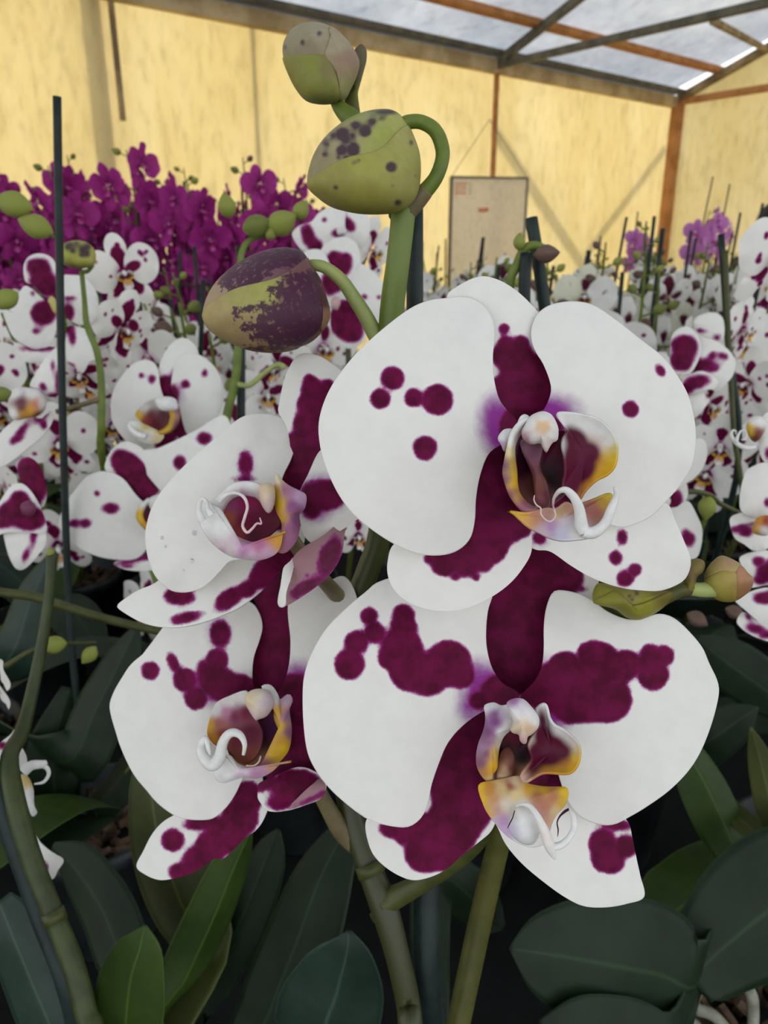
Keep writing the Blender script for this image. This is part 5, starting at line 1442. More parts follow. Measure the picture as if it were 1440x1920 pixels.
f6.sheet('petal', [(-60, 1640), (0, 1560), (70, 1490), (150, 1440), (240, 1430), (330, 1440), (400, 1380), (420, 1430), (380, 1520), (300, 1610), (200, 1690), (100, 1770), (0, 1820), (-60, 1780)], [(170, 1540, 22, 70, 35), (345, 1490, 20, 30), (135, 1600, 34, 16, -20), (330, 1420, 60, 26, -40)], off=.004)

# plant with the two open white blooms half hidden by the foreground
m2 = plant_at(-0.085, 0.66, 'orchid left of centre with two open white blooms and pale green buds at its top', 3, 3)
Z6 = Zm(0, 280, 2.3405)
tube('flower_spike', [P(548, 400, .62), P(540, 420, .62), P(510, 438, .62), P(470, 450, .62), P(452, 480, .62), P(448, 560, .625), P(446, 660, .63), P(440, 720, .635), P(424, 790, .64), P(420, 900, .65), P(424, 1100, .67), P(440, 1300, .70), crown(m2)], [.0016, .0018, .002, .0022, .0026, .0030, .0034, .0036, .0036, .0034, .0034, .0034, .0034], M_STEM, m2, 10)
tube('stake', [P(450, 462, .64), P(452, 660, .65), P(452, 900, .67), P(455, 1200, .70), crown(m2) + Vector((.02, .02, -.05))], .0036, M_STAKE, m2, 8)
tube('pedicel', [P(444, 720, .635), P(468, 722, .63), P(495, 700, .625), P(520, 684, .62), P(534, 690, .62)], [.0024, .0022, .0022, .0022, .0026], M_PED, m2, 8)
for x, y, L, dr, k in ((430, 410, .020, (-.1, -.3, 1), 0), (455, 430, .026, (1, -.3, .2), 1), (500, 432, .028, (1, -.3, .45), 0), (552, 412, .018, (.7, -.2, .9), 3), (505, 450, .012, (.2, -.4, .5), 3)):
    put_bud(m2, P(x, y, .615), L, dr, k)
l1 = Flower(m2, 'small upright bloom with round white petals and tiny dots', (310, 770), .64, 0, 0, Z6, M_PETAL_BG, 0.6)
l1.puff('flower', [(680, 1100), (720, 1085), (770, 1095), (780, 1140), (740, 1150), (700, 1140)], [(720, 1105, W1), (760, 1120, W2)], off=-.03, thick=.006)
l1.sheet('dorsal_sepal', [(692, 1010), (705, 940), (740, 870), (790, 830), (840, 845), (872, 900), (850, 1000), (810, 1100), (750, 1120), (700, 1080)], [(735, 1045, 40, 50), (770, 1090, 42), (712, 1015, 9), (765, 1010, 8, 26)], off=.008, bow=.003)
l1.sheet('lateral_sepal', [(580, 1250), (600, 1300), (640, 1345), (690, 1369), (740, 1352), (780, 1290), (780, 1210), (700, 1180), (620, 1200)], [(725, 1270, 40, 34), (700, 1300, 16), (735, 1300, 14), (760, 1230, 30)], off=.006, bow=.003)
l1.sheet('lateral_sepal', [(760, 1130), (790, 1140), (815, 1220), (830, 1290), (815, 1310), (790, 1280), (770, 1210)], [(795, 1210, 40, 120)], off=.006, bow=.001)
l1.sheet('petal', [(690, 960), (655, 928), (600, 935), (550, 980), (510, 1040), (490, 1110), (495, 1190), (530, 1250), (580, 1300), (650, 1320), (720, 1250), (735, 1150), (705, 1050)], [(622, 995, 9), (667, 1010, 13, 17)], off=0, bow=.006)
l1.sheet('petal', [(765, 960), (790, 910), (840, 893), (900, 918), (950, 968), (980, 1050), (972, 1130), (930, 1200), (870, 1255), (832, 1266), (805, 1200), (785, 1110), (755, 1050)], [(898, 983, 10, 13), (818, 1032, 17), (765, 1075, 22, 40)], [(780, 1080, 26, 40)], off=0.001, bow=.006)
l1.lobe('side_lobe', [(595, 1160), (640, 1110), (700, 1090), (750, 1110), (740, 1190), (720, 1240), (670, 1230), (620, 1195)], [(605, 1170, YEL), (635, 1130, W1), (700, 1100, W1), (660, 1165, (100, 16, 44)), (680, 1200, (96, 20, 40)), (715, 1170, (90, 40, 50)), (640, 1190, (140, 50, 50))], off=-.018, bow=-.006)
l1.ribbon('side_lobe', [(770, 1100), (790, 1150), (780, 1210), (740, 1245), (700, 1250)], [(722, 1110), (745, 1160), (742, 1200), (720, 1225), (690, 1238)], [(780, 1140, (140, 90, 120)), (775, 1210, (120, 70, 100)), (740, 1150, YEL), (738, 1200, YEL), (700, 1245, (212, 170, 60))], off=-.026, arch=-.004)
l1.lobe('mid_lobe', [(565, 1200), (600, 1195), (640, 1210), (700, 1240), (720, 1260), (690, 1290), (630, 1285), (580, 1250)], [(580, 1215, W1), (640, 1250, W1), (700, 1260, (222, 206, 160)), (640, 1225, (206, 190, 120))], off=-.03, bow=.004)
l1.cord('horn', [(640, 1260), (600, 1250), (568, 1220), (570, 1200)], [14, 12, 8, 4], -.036, W1)
l2 = Flower(m2, 'open bloom with four dots on its broad left petal, right side hidden', (275, 960), .60, 0, 0, Z6, M_PETAL_BG, 0.6)
l2.puff('flower', [(650, 1540), (690, 1515), (720, 1530), (710, 1580), (670, 1590)], [(680, 1540, W2)], off=-.02, thick=.006)
l2.sheet('dorsal_sepal', [(462, 1400), (480, 1340), (520, 1295), (570, 1285), (640, 1330), (700, 1460), (700, 1530), (640, 1570), (560, 1520), (500, 1440)], [(570, 1400, 82, 60, 45), (620, 1470, 80, 76, 0), (530, 1360, 36)], off=.007, bow=.003)
l2.sheet('petal', [(600, 1340), (700, 1310), (850, 1240), (990, 1170), (1010, 1330), (880, 1460), (760, 1520), (690, 1480)], [(897, 1270, 32, 26), (790, 1375, 26, 30)], off=.004, bow=.005)
l2.sheet('petal', [(440, 1415), (380, 1440), (330, 1500), (285, 1560), (262, 1640), (290, 1700), (350, 1750), (430, 1785), (520, 1800), (600, 1795), (650, 1740), (680, 1650), (660, 1580), (600, 1520), (545, 1450), (490, 1420)], [(428, 1510, 10), (487, 1575, 35, 23), (325, 1640, 20, 14), (377, 1640, 24, 17), (660, 1600, 40, 60)], off=0, bow=.005)
l2.sheet('lateral_sepal', [(500, 1818), (540, 1800), (620, 1780), (700, 1750), (720, 1830), (640, 1848), (560, 1845)], [(600, 1800, 70, 8, -12), (560, 1830, 12, 4), (640, 1775, 30, 10)], off=.006, bow=.002)
l2.ribbon('side_lobe', [(650, 1530), (610, 1570), (600, 1620), (640, 1670), (690, 1690)], [(670, 1540), (635, 1580), (630, 1620), (660, 1655), (700, 1670)], [(640, 1545, W1), (605, 1610, YEL), (640, 1660, (214, 150, 50)), (690, 1680, YEL)], off=-.015, arch=-.003)
l2.lobe('throat', [(650, 1560), (700, 1550), (760, 1600), (740, 1680), (680, 1670), (640, 1620)], [(690, 1610, MR)], off=-.006, bow=-.003)

# bloom cluster right behind the fat buds
mc = plant_at(-0.055, 0.86, 'orchid behind the mottled bud, heavily blotched bloom with a wide white petal', 3, 4)
Z7 = Zm(400, 360, 4.235)
c1 = Flower(mc, 'heavily blotched bloom behind the pale pedicel', (640, 580), .74, 0, 0, Z7, M_PETAL_BG, 0.6)
c1.puff('flower', [(940, 850), (990, 830), (1010, 880), (980, 940), (940, 910)], [(970, 880, (206, 170, 170))], off=-.012, thick=.006)
c1.sheet('dorsal_sepal', [(860, 460), (950, 380), (1040, 360), (1110, 390), (1150, 450), (1165, 550), (1130, 700), (1080, 850), (960, 830), (890, 720), (860, 580)], [(1000, 590, 95, 80), (960, 510, 36), (1050, 530, 40), (950, 720, 90, 80), (920, 560, 30)], off=.006, bow=.004)
c1.sheet('petal', [(1150, 590), (1250, 620), (1320, 690), (1380, 770), (1400, 900), (1350, 1060), (1200, 980), (1080, 850)], [(1312, 838, 12), (1205, 835, 18), (1100, 870, 40)], off=0, bow=.006)
c1.sheet('petal', [(730, 480), (860, 470), (930, 600), (980, 800), (960, 900), (850, 900), (760, 750), (700, 600)], [(930, 720, 70, 100)], off=0, bow=.006)
c1.sheet('lateral_sepal', [(940, 900), (1050, 860), (1130, 950), (1200, 1090), (1190, 1190), (1060, 1240), (950, 1130)], [(1060, 1020, 130, 160), (1120, 1130, 60)], off=.005)
c2 = Flower(mc, 'wide bloom above with two burgundy streaks', (640, 420), .80, 0, 0, Z7, M_PETAL_BG, 0.6)
c2.puff('flower', [(980, 290), (1020, 280), (1060, 300), (1040, 340), (990, 340)], [(1010, 310, W2)], off=-.012, thick=.006)
c2.sheet('petal', [(630, 330), (690, 270), (780, 240), (840, 170), (930, 130), (1040, 150), (1060, 280), (1000, 380), (900, 480), (740, 480), (670, 420)], [(755, 350, 50, 90, -15), (820, 430, 45, 50), (880, 225, 13), (990, 330, 45, 30)], off=0, bow=.006)
c2.sheet('petal', [(1020, 160), (1120, 135), (1210, 170), (1245, 250), (1230, 350), (1180, 440), (1080, 420), (1020, 320)], [(1050, 250, 50, 40), (1095, 285, 28), (1040, 190, 10, 34), (1010, 250, 24)], off=.002, bow=.006)
tube('flower_spike', [P(640, 420, .82), P(650, 560, .82), P(655, 760, .84), P(660, 1000, .87), crown(mc)], .003, M_STEMD, mc, 8)
put_near(mc, 0, face_matrix(P(672, 1005, .62), .042, 15, 15, 0))
for x, y, sz, yaw, k in ((520, 690, .085, -25, 3), (500, 740, .08, 20, 2), (700, 470, .07, 40, 1)):
    put_near(mc, k, face_matrix(P(x, y, .85), sz, yaw, 10, 0))

# left edge plant
me_ = plant_at(-0.43, 0.66, 'orchid cut by the left edge with drooping dark purple bloom and two green buds', 3, 5)
tube('flower_spike', [P(-40, 360, .60), P(20, 384, .60), P(60, 410, .60), P(100, 445, .60)], [.0022, .002, .002, .0016], M_STEM, me_, 8)
put_bud(me_, P(62, 392, .598), .028, (-1, -.3, .25), 0)
put_bud(me_, P(100, 438, .598), .026, (-1, -.3, .45), 3)
put_bud(me_, P(34, 548, .60), .022, (-1, -.2, -.6), 0)
put_bud(me_, P(22, 735, .56), .016, (-1, -.2, -.2), 1)
tube('flower_spike', [P(-60, 300, .61), P(-80, 700, .63), P(-70, 1000, .66), crown(me_)], .0032, M_STEM, me_, 8)
f7 = Flower(me_, 'drooping bloom, dark purple above and white below', (45, 960), .52, 0, 0, Z6, M_PETAL_BG, 0.6)
f7.puff('flower', [(90, 1560), (130, 1540), (160, 1570), (140, 1610), (100, 1600)], [(120, 1570, (120, 60, 90))], off=-.006, thick=.006)
f7.sheet('dorsal_sepal', [(75, 1375), (130, 1352), (180, 1400), (202, 1480), (195, 1560), (150, 1570), (110, 1500), (85, 1430)], [(140, 1460, 70, 110), (120, 1390, 30)], off=.006, bow=.003)
f7.sheet('petal', [(-40, 1600), (0, 1550), (50, 1480), (100, 1470), (150, 1520), (190, 1600), (200, 1680), (120, 1680), (40, 1680), (-30, 1690)], [(60, 1590, 70, 50, -20), (130, 1620, 70, 50), (10, 1640, 40, 20), (90, 1540, 40)], off=0, bow=.005)
f7.sheet('lateral_sepal', [(20, 1650), (100, 1630), (180, 1650), (202, 1720), (160, 1790), (110, 1838), (70, 1835), (35, 1760)], [(150, 1690, 12, 40, 10), (115, 1780, 10, 22, 20)], off=.004, bow=.004)
put_near(me_, 2, face_matrix(P(232, 512, .78), .075, 25, 5, -12))
put_near(me_, 3, face_matrix(P(232, 618, .70), .070, 50, 20, 20))
put_near(me_, 2, face_matrix(P(150, 700, .72), .070, 10, 30, 0))
tube('flower_spike', [P(-70, 1085, .50), P(0, 1110, .50), P(60, 1118, .505), P(140, 1143, .51), P(220, 1166, .52), P(310, 1186, .53), P(380, 1200, .54)], [.003, .0030, .0032, .0030, .003, .003, .003], M_STEMD, me_, 10)
tube('flower_spike', [P(10, 1250, .52), P(60, 1220, .52), P(110, 1208, .52), P(150, 1206, .52), P(180, 1204, .52)], [.0022, .0018, .0014, .0012, .001], M_STEMD, me_, 8)
put_bud(me_, P(126, 1206, .515), .017, (-1, -.4, .1), 0)
put_bud(me_, P(180, 1212, .515), .014, (-.6, -.4, -.7), 0)
put_near(me_, 1, face_matrix(P(-22, 1245, .44), .055, -50, 0, 90))
leaf_px(me_, crown(me_), [(256, 1178, .60, 8), (226, 1240, .60, 40), (180, 1330, .60, 56), (120, 1430, .60, 56)], M_LEAF, 0.35, 0.4)
leaf_px(me_, crown(me_), [(130, 1290, .62, 14), (100, 1400, .62, 44), (90, 1500, .63, 50)], M_LEAF, 0.35, -0.4)
leaf_px(me_, crown(me_), [(100, 1040, .66, 10), (60, 1120, .66, 40), (20, 1230, .66, 50)], M_LEAFG, 0.3, 0.3)

# right neighbour: broad low leaf, roots over the pot rim
nr = plant_at(0.225, 0.40, 'orchid at the lower right with broad oval leaves and pale roots over its pot', 0, 6)
leaf_px(nr, crown(nr), [(955, 1778, .42, 2), (1000, 1784, .42, 62), (1080, 1797, .425, 104), (1160, 1812, .43, 122), (1240, 1828, .44, 118), (1300, 1850, .45, 86)], M_LEAF, 0.16, -0.25, 'broad oval leaf with a pointed tip')
leaf_px(nr, crown(nr), [(1620, 1600, .46, 6), (1530, 1640, .46, 100), (1430, 1715, .46, 118), (1340, 1790, .46, 84), (1290, 1840, .46, 50)], M_LEAF, 0.2, 0.2)
leaf_px(nr, crown(nr), [(1010, 1920, .41, 6), (1080, 1935, .41, 60), (1180, 1950, .42, 70), (1270, 1950, .43, 50)], M_LEAF, 0.2, -0.2)
for q in ([(1300, 1880), (1340, 1905), (1390, 1960)], [(1290, 1895), (1310, 1930), (1320, 1970)], [(1400, 1850), (1412, 1890), (1410, 1950)]):
    tube('aerial_root', [crown(nr)] + [P(x, y, .47) for x, y in q], [.003, .0035, .0035, .003], M_ROOT, nr, 8)
# right edge plants
re_ = plant_at(0.345, 0.50, 'orchid cut by the right edge with two blotched white blooms and a curled lip', 2, 7)
Z8 = Zm(1240, 840, 5.055)
e1 = Flower(re_, 'white bloom at the right edge with one dot', (1430, 960), .45, 0, 0, Z8, M_PETAL_BG, 0.6)
e1.puff('flower', [(900, 670), (960, 640), (1040, 650), (1060, 760), (1000, 830), (900, 820), (860, 780)], [(930, 680, (214, 150, 40)), (990, 700, (150, 30, 30)), (900, 790, (214, 160, 40)), (970, 790, W2)], off=-.008, thick=.006)
e1.sheet('petal', [(970, 140), (860, 180), (800, 230), (760, 350), (742, 480), (760, 600), (850, 650), (1000, 660), (1120, 560), (1160, 350), (1080, 180)], [(1000, 515, 26, 36)], off=0, bow=.004)
e1.sheet('lateral_sepal', [(650, 680), (750, 620), (850, 640), (1000, 700), (1040, 850), (1000, 950), (880, 970), (780, 910), (690, 840)], [(800, 800, 50, 36), (770, 740, 46, 6, -15), (750, 775, 30, 6, -10)], off=.004, bow=.003)
e2 = Flower(re_, 'blotched bloom below it at the right edge', (1430, 1120), .46, 0, 0, Z8, M_PETAL_BG, 0.6)
e2.puff('flower', [(1040, 1180), (1100, 1150), (1140, 1200), (1100, 1260), (1040, 1240)], [(1090, 1200, W1)], off=-.008, thick=.006)
e2.sheet('petal', [(740, 1060), (800, 1010), (900, 985), (1011, 980), (1120, 1060), (1100, 1250), (950, 1300), (830, 1310), (800, 1200)], [(915, 1075, 50, 40), (990, 1180, 90, 80), (930, 1250, 50, 30), (1060, 1100, 60)], off=0, bow=.004)
e2.sheet('petal', [(700, 1440), (830, 1370), (1011, 1330), (1120, 1450), (1080, 1660), (1000, 1710), (900, 1630), (800, 1540)], [(960, 1425, 90, 52), (1060, 1400, 60)], off=.001, bow=.004)
e2.sheet('lateral_sepal', [(715, 1640), (780, 1560), (900, 1640), (1011, 1710), (1120, 1780), (1040, 1830), (950, 1810), (850, 1770), (760, 1710)], [(890, 1710, 80, 34, 10), (1000, 1770, 60, 30), (820, 1600, 26, 14, 40)], off=.004, bow=.003)
Z9 = Zm(1180, 560, 5.538)
e3 = Flower(re_, 'bloom in profile at the right edge, lip horns curled into rings', (1420, 810), .44, 0, 0, Z9, M_PETAL_BG, 0.6)
e3.puff('flower', [(1215, 1310), (1270, 1240), (1360, 1220), (1420, 1300), (1380, 1420), (1310, 1490), (1240, 1430)], [(1240, 1340, YEL), (1290, 1260, W1), (1330, 1390, (120, 40, 60)), (1260, 1400, YEL), (1370, 1280, W1), (1310, 1440, (90, 20, 40))], off=-.006, thick=.006)
e3.sheet('petal', [(1350, 1330), (1390, 1230), (1450, 1180), (1560, 1200), (1560, 1600), (1450, 1690), (1390, 1680), (1350, 1550)], [(1430, 1600, 20, 40)], off=-.004, bow=.004)
e3.cord('horn', [(1300, 1540), (1220, 1550), (1140, 1520), (1080, 1460), (1060, 1410), (1075, 1370), (1105, 1375), (1105, 1410)], [26, 28, 26, 22, 16, 12, 9, 6], -.008, W1)
e3.cord('horn', [(1110, 1490), (1130, 1420), (1160, 1375), (1200, 1375), (1218, 1420), (1195, 1465), (1160, 1460)], [20, 14, 11, 10, 9, 8, 4], -.010, W1)
put_near(re_, 0, face_matrix(P(1466, 486, .60), .075, 14, 6, 10))
tube('flower_spike', [P(1500, 700, .47), P(1500, 1000, .48), P(1490, 1300, .50), P(1470, 1500, .54), crown(re_)], .0034, M_STEM, re_, 8)
n2 = plant_at(0.215, 0.63, 'orchid just behind the upper right bloom, petals peeking out beside it', 3, 8)
r0 = Flower(n2, 'bloom peeking out behind the upper right bloom', (1280, 930), .48, 0, 0, Z8, M_PETAL_BG, 0.6)
r0.puff('flower', [(0, 480), (60, 450), (90, 500), (60, 560), (0, 540)], [(50, 500, W2)], off=-.006, thick=.005)
r0.sheet('petal', [(60, 120), (200, 0), (330, -80), (405, -60), (430, 60), (380, 200), (300, 290), (200, 350), (100, 420), (20, 300)], [], off=0, bow=.003)
r0.sheet('lateral_sepal', [(50, 540), (120, 420), (200, 335), (235, 360), (243, 440), (200, 545), (100, 610), (40, 600)], [(120, 500, 66, 96, 20)], off=.004)
r0.sheet('petal', [(60, 600), (150, 560), (250, 508), (340, 660), (380, 770), (372, 920), (340, 1020), (280, 1050), (180, 1000), (100, 850)], [(245, 850, 46, 72, -20), (275, 860, 30)], off=0, bow=.004)
tube('flower_spike', [P(1130, 700, .52), P(1180, 900, .53), P(1200, 1100, .56), P(1240, 1300, .60), crown(n2)], .003, M_STEMD, n2, 8)
tube('pedicel', [P(1388, 962, .56), P(1350, 944, .555), P(1330, 928, .55), P(1290, 922, .54), P(1240, 940, .54)], [.0016, .0018, .0018, .002, .002], M_STEMD, n2, 8)
put_bud(n2, P(1328, 928, .55), .018, (-.1, -.3, -1), 0)
put_bud(n2, P(1288, 1150, .55), .016, (.8, -.4, -.4), 2)
put_bud(n2, P(1360, 1140, .55), .014, (.8, -.4, -.3), 2)
leaf_px(n2, crown(n2), [(1305, 1195, .60, 6), (1360, 1240, .60, 48), (1430, 1290, .60, 50), (1490, 1340, .61, 40)], M_LEAF, 0.2, 0.2)
leaf_px(n2, crown(n2), [(1421, 1326, .57, 2), (1385, 1350, .57, 34), (1320, 1395, .58, 46), (1250, 1440, .60, 40)], M_LEAF, 0.2, 0.2)
leaf_px(n2, crown(n2), [(1265, 1385, .56, 20), (1310, 1450, .55, 44), (1350, 1530, .54, 50), (1385, 1610, .54, 34), (1398, 1650, .54, 4)][::-1], M_LEAFB, 0.4, 0.3)
leaf_px(n2, crown(n2), [(1408, 1364, .48, 2), (1424, 1420, .485, 20), (1446, 1510, .49, 28), (1470, 1600, .50, 28)], M_LEAFO, 0.4, 0.2)
# two thick stakes and a folded bud behind the upper right bloom
rc = plant_at(0.072, 0.60, 'orchid with two cut thick stakes behind the upper right bloom', 3, 9)
tube('stake', [P(996, 409, .46), P(1022, 580, .47), P(1060, 900, .52), crown(rc) + Vector((.02, 0, -.05))], .0038, M_STAKE, rc, 10)
tube('stake', [P(986, 474, .45), P(984, 600, .46), P(1000, 900, .50), crown(rc) + Vector((-.02, 0, -.05))], .0036, M_STAKE, rc, 10)
tube('flower_spike', [P(1030, 480, .455), P(1010, 462, .45), P(985, 466, .45), P(968, 500, .455), P(955, 545, .46), P(960, 700, .48), P(1000, 1000, .54), crown(rc)], [.0022, .0026, .0028, .0028, .0028, .003, .003, .003], M_STEM, rc, 10)
put_bud(rc, P(1000, 478, .445), .015, (1, -.3, .1), 2)
put_bud(rc, P(972, 470, .447), .010, (0, -.2, 1), 3)
rm = plant_at(0.37, 0.88, 'orchid right of the foreground with a large burgundy upper sepal', 3, 10)
r1 = Flower(rm, 'bloom with a large burgundy upper sepal', (1300, 690), .74, 0, 0, Z9, M_PETAL_BG, 0.6)
r1.puff('flower', [(510, 790), (545, 770), (560, 830), (530, 870), (500, 850)], [(530, 810, (206, 190, 180))], off=-.02, thick=.006)
r1.sheet('petal', [(660, 340), (750, 400), (880, 440), (980, 500), (1060, 580), (1095, 670), (1070, 790), (1000, 880), (900, 960), (800, 900), (650, 800), (660, 650), (720, 520)], [(770, 690, 120, 46), (850, 600, 38, 30, -40), (850, 730, 44, 26), (700, 700, 70), (950, 592, 22, 16), (990, 610, 17)], off=.002, bow=.006)
r1.sheet('dorsal_sepal', [(435, 430), (480, 340), (570, 295), (660, 330), (720, 430), (735, 550), (690, 680), (620, 780), (520, 800), (440, 700), (425, 560)], [(580, 510, 120, 130), (540, 640, 110, 110), (490, 480, 46)], off=-.004, bow=.005)
r1.sheet('lateral_sepal', [(560, 870), (650, 790), (740, 760), (830, 790), (912, 860), (870, 930), (760, 950), (650, 990), (590, 1000)], [(690, 870, 130, 62, -12), (600, 930, 50)], off=-.008, bow=.006)
r1.sheet('lateral_sepal', [(620, 1000), (740, 955), (815, 1030), (790, 1110), (690, 1220), (640, 1100)], [(815, 1000, 24, 30)], off=.0, bow=.004)
r1.sheet('petal', [(680, 220), (760, 170), (850, 150), (940, 180), (975, 260), (970, 400), (900, 450), (780, 400), (690, 310)], [(740, 335, 44, 18), (905, 400, 26, 22)], off=.014, bow=.005)
tube('flower_spike', [P(1360, 470, .78), P(1365, 620, .79), P(1375, 800, .81), P(1385, 1000, .85), crown(rm)], .003, M_STEMD, rm, 8)
tube('stake', [P(1352, 440, .79), P(1365, 640, .80), P(1380, 900, .84), crown(rm) + Vector((.02, .02, -.05))], .0036, M_STAKE, rm, 8)
for x, y, sz, yaw, k in ((1395, 620, .07, 30, 0), (1400, 720, .075, -60, 4), (1330, 760, .08, 20, 5), (1350, 840, .075, -20, 1)):
    put_near(rm, k, face_matrix(P(x, y, .84), sz, yaw, 12, 0))

# ------------------------------------------------------------------ the crowd of plants behind
rg = random.Random(21)
ORD = ['first', 'second', 'third', 'fourth', 'fifth', 'sixth', 'seventh', 'eighth', 'ninth', 'tenth', 'eleventh', 'twelfth', 'thirteenth', 'fourteenth']
LBL_K = ['pale pink orchid nearest the corner post', 'pale pink orchid next to the right edge, above the far white ones', 'pale pink orchid farther back, left of the other pink ones']
def on_screen(x, y, z, m=230):
    d = y * cp_ - (z - CZ) * sp_
    return -m < 720 + FPX * x / d < 1440 + m
def rows(x_of_y, y0, dy, dx, n, z):
    for k in range(n):
        y = y0 + k * dy
        a, b = x_of_y(y)
        x = a + (k % 2) * dx / 2
        row = []
        while x <= b:
            q = (x + rg.uniform(-.02, .02), y + rg.uniform(-.02, .02))
            if on_screen(q[0], q[1], z):
                row.append(q)
            x += dx
        for i, q in enumerate(row):
            yield q, (ORD[i] if len(row) > 1 else 'only'), (ORD[k] if k else 'front')
for (x, y), o_, r_ in rows(lambda y: (0.13, 0.50 * y + 0.12), 1.04, 0.165, 0.165, 5, CZ - .1):
    random_plant(x, y, BENCH_Z, CZ + rg.uniform(-0.03, 0.05) + 0.02 * (x > 0.4) - 0.03 * (x / y < 0.2), rg, FAR_W, o_ + ' white blotched orchid from the left in the ' + r_ + ' row behind on the right', 'orchid', 'white orchids crowded behind on the right', size=(0.095, 0.115), near=(y < 1.3), n=(5, 7), leaves=3, stake_h=(-0.03, 0.06))
for (x, y), o_, r_ in rows(lambda y: (-0.50 * y - 0.12, -0.12), 1.04, 0.18, 0.165, 5, CZ - .1):
    random_plant(x, y, BENCH_Z, CZ + rg.uniform(-0.08, -0.01), rg, FAR_W, o_ + ' white blotched orchid from the left in the ' + r_ + ' row before the purple ones', 'orchid', 'white orchids behind on the left', size=(0.09, 0.105), near=(y < 1.25), n=(4, 6), leaves=3, stake_h=(-0.02, 0.03))
for (x, y), o_, r_ in rows(lambda y: (0.12, min(1.9, 0.50 * y + 0.1)), 2.15, 0.40, 0.27, 6, CZ):
    random_plant(x, y, BENCH_Z, CZ + rg.uniform(-0.08, 0.0) + 0.06 * (x / y > 0.25), rg, FAR_W, o_ + ' small distant white orchid from the left in the ' + r_ + ' row of the far bench', 'orchid', 'far white orchids', n=(4, 6), leaves=2, stake_h=(-0.02, 0.11))
for (x, y), o_, r_ in rows(lambda y: (max(-2.1, -0.56 * y - 0.1), -0.27 - 0.04 * (y - 2)), 2.10, 0.24, 0.15, 5, CZ + .1):
    random_plant(x, y, PBZ, CZ + rg.uniform(0.11, 0.25) + 0.02 * (y - 2), rg, FAR_P, o_ + ' purple orchid from the left in the ' + r_ + ' row of the magenta bank', 'orchid', 'purple orchids in a dense bank', size=(0.09, 0.115), n=(9, 12), zone=0.40, leaves=2, buds=(1, 2), spread=80, stake_h=(-0.10, -0.04))
for x, y, dz, lb in ((-0.24, 0.87, -0.07, 'white blotched orchid behind the small upright bloom, right of the tall stake'), (-0.45, 0.90, -0.05, 'white blotched orchid at the left edge behind the tall stake'), (-0.64, 0.86, -0.05, 'white blotched orchid standing beyond the left edge of the frame'),
                     (0.13, 0.87, -0.09, 'white blotched orchid hidden behind the upper right bloom and thick stakes'), (0.57, 0.86, -0.04, 'white blotched orchid beyond the right edge beside the crowd'), (0.52, 0.62, -0.10, 'white blotched orchid low down beyond the right edge'), (-0.60, 0.58, -0.10, 'white blotched orchid low down beyond the left edge'), (-0.40, 0.36, -0.14, 'short white orchid beyond the left edge beside the thick leaning spike'), (0.44, 0.30, -0.14, 'short white orchid beyond the right edge beside the broad leaves')):
    random_plant(x, y, BENCH_Z, CZ + dz, rg, FAR_W, lb, 'orchid', 'white orchids in the near rows', size=(0.09, 0.105), near=True, n=(4, 6), leaves=4, stake_h=(-0.03, 0.0))
LK = iter(LBL_K)
for px, py, d in ((1290, 385, 2.9), (1335, 395, 3.1), (1180, 420, 3.6)):
    q = P(px, py, d)
    random_plant(q.x, q.y, BENCH_Z, q.z, rg, FAR_K, next(LK), 'orchid', 'pale pink orchids', n=(4, 5), leaves=2, zone=.16, buds=(1, 1))

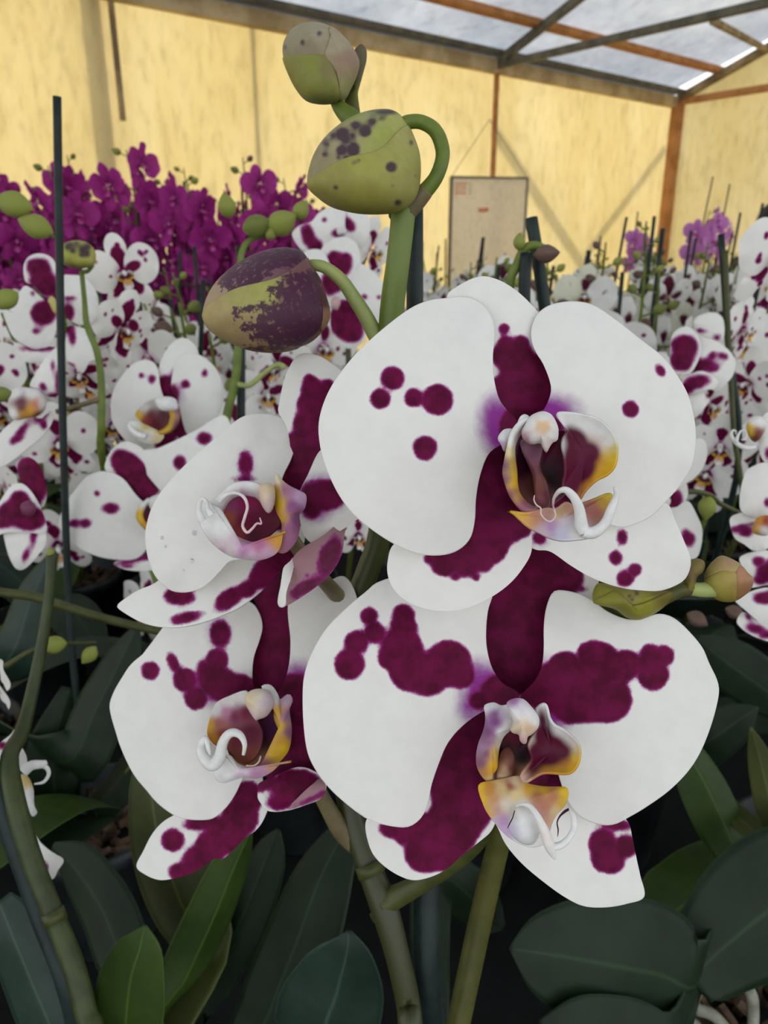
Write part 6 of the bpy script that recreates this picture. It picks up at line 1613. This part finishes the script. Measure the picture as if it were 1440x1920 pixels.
# ------------------------------------------------------------------ person at the far right edge
def skin_mesh(name, pts, edges, rad, mat, parent, root=0):
    me = bpy.data.meshes.new(name)
    me.from_pydata([tuple(p) for p in pts], edges, [])
    o = new_obj(name, me, parent, mat)
    m = o.modifiers.new('skin', 'SKIN')
    for i, r in enumerate(rad):
        sv = me.skin_vertices[0].data[i]
        sv.radius = (r, r) if not isinstance(r, tuple) else r
        sv.use_root = (i == root)
    m.use_smooth_shade = True
    s = o.modifiers.new('sub', 'SUBSURF')
    s.levels = s.render_levels = 2
    return o
def build_person():
    hc = P(1453, 424, 4.55)
    X, Y, HZ = hc.x, hc.y, hc.z
    p = thing('person', 'person with dark hair and dark jacket standing at the far right edge', 'person', (X, Y, 0))
    mskin = plain_material('skin', (150, 108, 86), (160, 118, 94), 20, 0.55)
    mhair = plain_material('hair_dark', (16, 14, 13), (26, 22, 20), 120, 0.45)
    mjac = plain_material('jacket_dark', (28, 30, 34), (38, 40, 46), 30, 0.8)
    mtro = plain_material('trousers', (40, 44, 56), (50, 54, 66), 30, 0.85)
    k = HZ / 1.60
    def V(x, y, z):
        return (X + x * k, Y + y * k, z * k)
    pts = [V(0, 0, .95), V(0, .01, 1.15), V(0, .01, 1.36), V(0, 0, 1.47), V(0, -.015, 1.56), V(0, -.02, 1.64),
           V(.17, .01, 1.38), V(.21, .02, 1.10), V(.20, -.08, .88), V(.195, -.12, .80), V(-.17, .01, 1.38), V(-.21, .02, 1.10), V(-.20, -.08, .88), V(-.195, -.12, .80),
           V(.09, 0, .88), V(.10, -.01, .48), V(.10, .02, .08), V(.10, -.12, .04), V(-.09, 0, .88), V(-.10, -.01, .48), V(-.10, .02, .08), V(-.10, -.12, .04)]
    ed = [(0, 1), (1, 2), (2, 3), (3, 4), (4, 5), (2, 6), (6, 7), (7, 8), (8, 9), (2, 10), (10, 11), (11, 12), (12, 13), (0, 14), (14, 15), (15, 16), (16, 17), (0, 18), (18, 19), (19, 20), (20, 21)]
    rad = [.14, .13, .13, .055, .088, .085, .055, .043, .032, .035, .055, .043, .032, .035, .085, .055, .04, .035, .085, .055, .04, .035]
    skin_mesh('body', pts, ed, [r * k for r in rad], mskin, p)
    jp = [0, 1, 2, 6, 7, 8, 10, 11, 12]
    jm = {a: i for i, a in enumerate(jp)}
    je = [(jm[a], jm[b]) for a, b in ed if a in jm and b in jm]
    skin_mesh('jacket', [pts[i] for i in jp], je, [(rad[i] + .022) * k for i in jp], mjac, p)
    tp = [0, 14, 15, 16, 18, 19, 20]
    tm = {a: i for i, a in enumerate(tp)}
    te = [(tm[a], tm[b]) for a, b in ed if a in tm and b in tm]
    skin_mesh('trousers', [pts[i] for i in tp], te, [(rad[i] + .018) * k for i in tp], mtro, p)
    # hair: a cap over the skull that leaves the face free
    n, m = 28, 18
    Vv, F = [], []
    for i in range(m + 1):
        for j in range(n):
            a = 2 * math.pi * j / n
            face = max(0, -math.sin(a))
            lim = math.radians(118 - 62 * face ** 0.7)
            t = lim * i / m
            r = 0.118 + 0.004 * math.sin(9 * a) * math.sin(t)
            Vv.append(V(r * 0.92 * math.sin(t) * math.cos(a), -.01 + r * 1.06 * math.sin(t) * math.sin(a), 1.61 + r * 1.12 * math.cos(t)))
    for i in range(m):
        for j in range(n):
            q = (j + 1) % n
            F.append((i * n + j, i * n + q, (i + 1) * n + q, (i + 1) * n + j))
    h = new_obj('hair', mesh('hair', Vv, F), p, mhair)
    solid(h, 0.012)
    for s in (-1, 1):
        v, f = tube_geo([V(s * .035, -.095, 1.605), V(s * .035, -.112, 1.605)], [.012 * k, .006 * k], 8, 4)
        new_obj('eye', mesh('eye', v, f), p, mhair)
        v, f = tube_geo([V(s * .088, -.01, 1.60), V(s * .108, 0, 1.61), V(s * .105, 0.005, 1.575)], [.012, .016, .008], 8, 6)
        new_obj('ear', mesh('ear', v, f), p, mskin)
    v, f = tube_geo([V(0, -.095, 1.61), V(0, -.122, 1.575), V(0, -.10, 1.565)], [.008, .015, .008], 8, 6)
    new_obj('nose', mesh('nose', v, f), p, mskin)
    v, f = tube_geo([V(-.025, -.098, 1.535), V(0, -.106, 1.535), V(.025, -.098, 1.535)], [.003, .007, .003], 6, 6)
    new_obj('mouth', mesh('mouth', v, f), p, plain_material('lips', (140, 84, 76), (150, 92, 82), 20, 0.5))
    for s in (-1, 1):
        g = Geo(); g.box(V(s * .10, -.06, .035), (.10, .27, .07))
        o = new_obj('shoe', g.mesh('shoe', True), p, mhair)
        bv = o.modifiers.new('b', 'BEVEL'); bv.width = .025; bv.segments = 3
build_person()
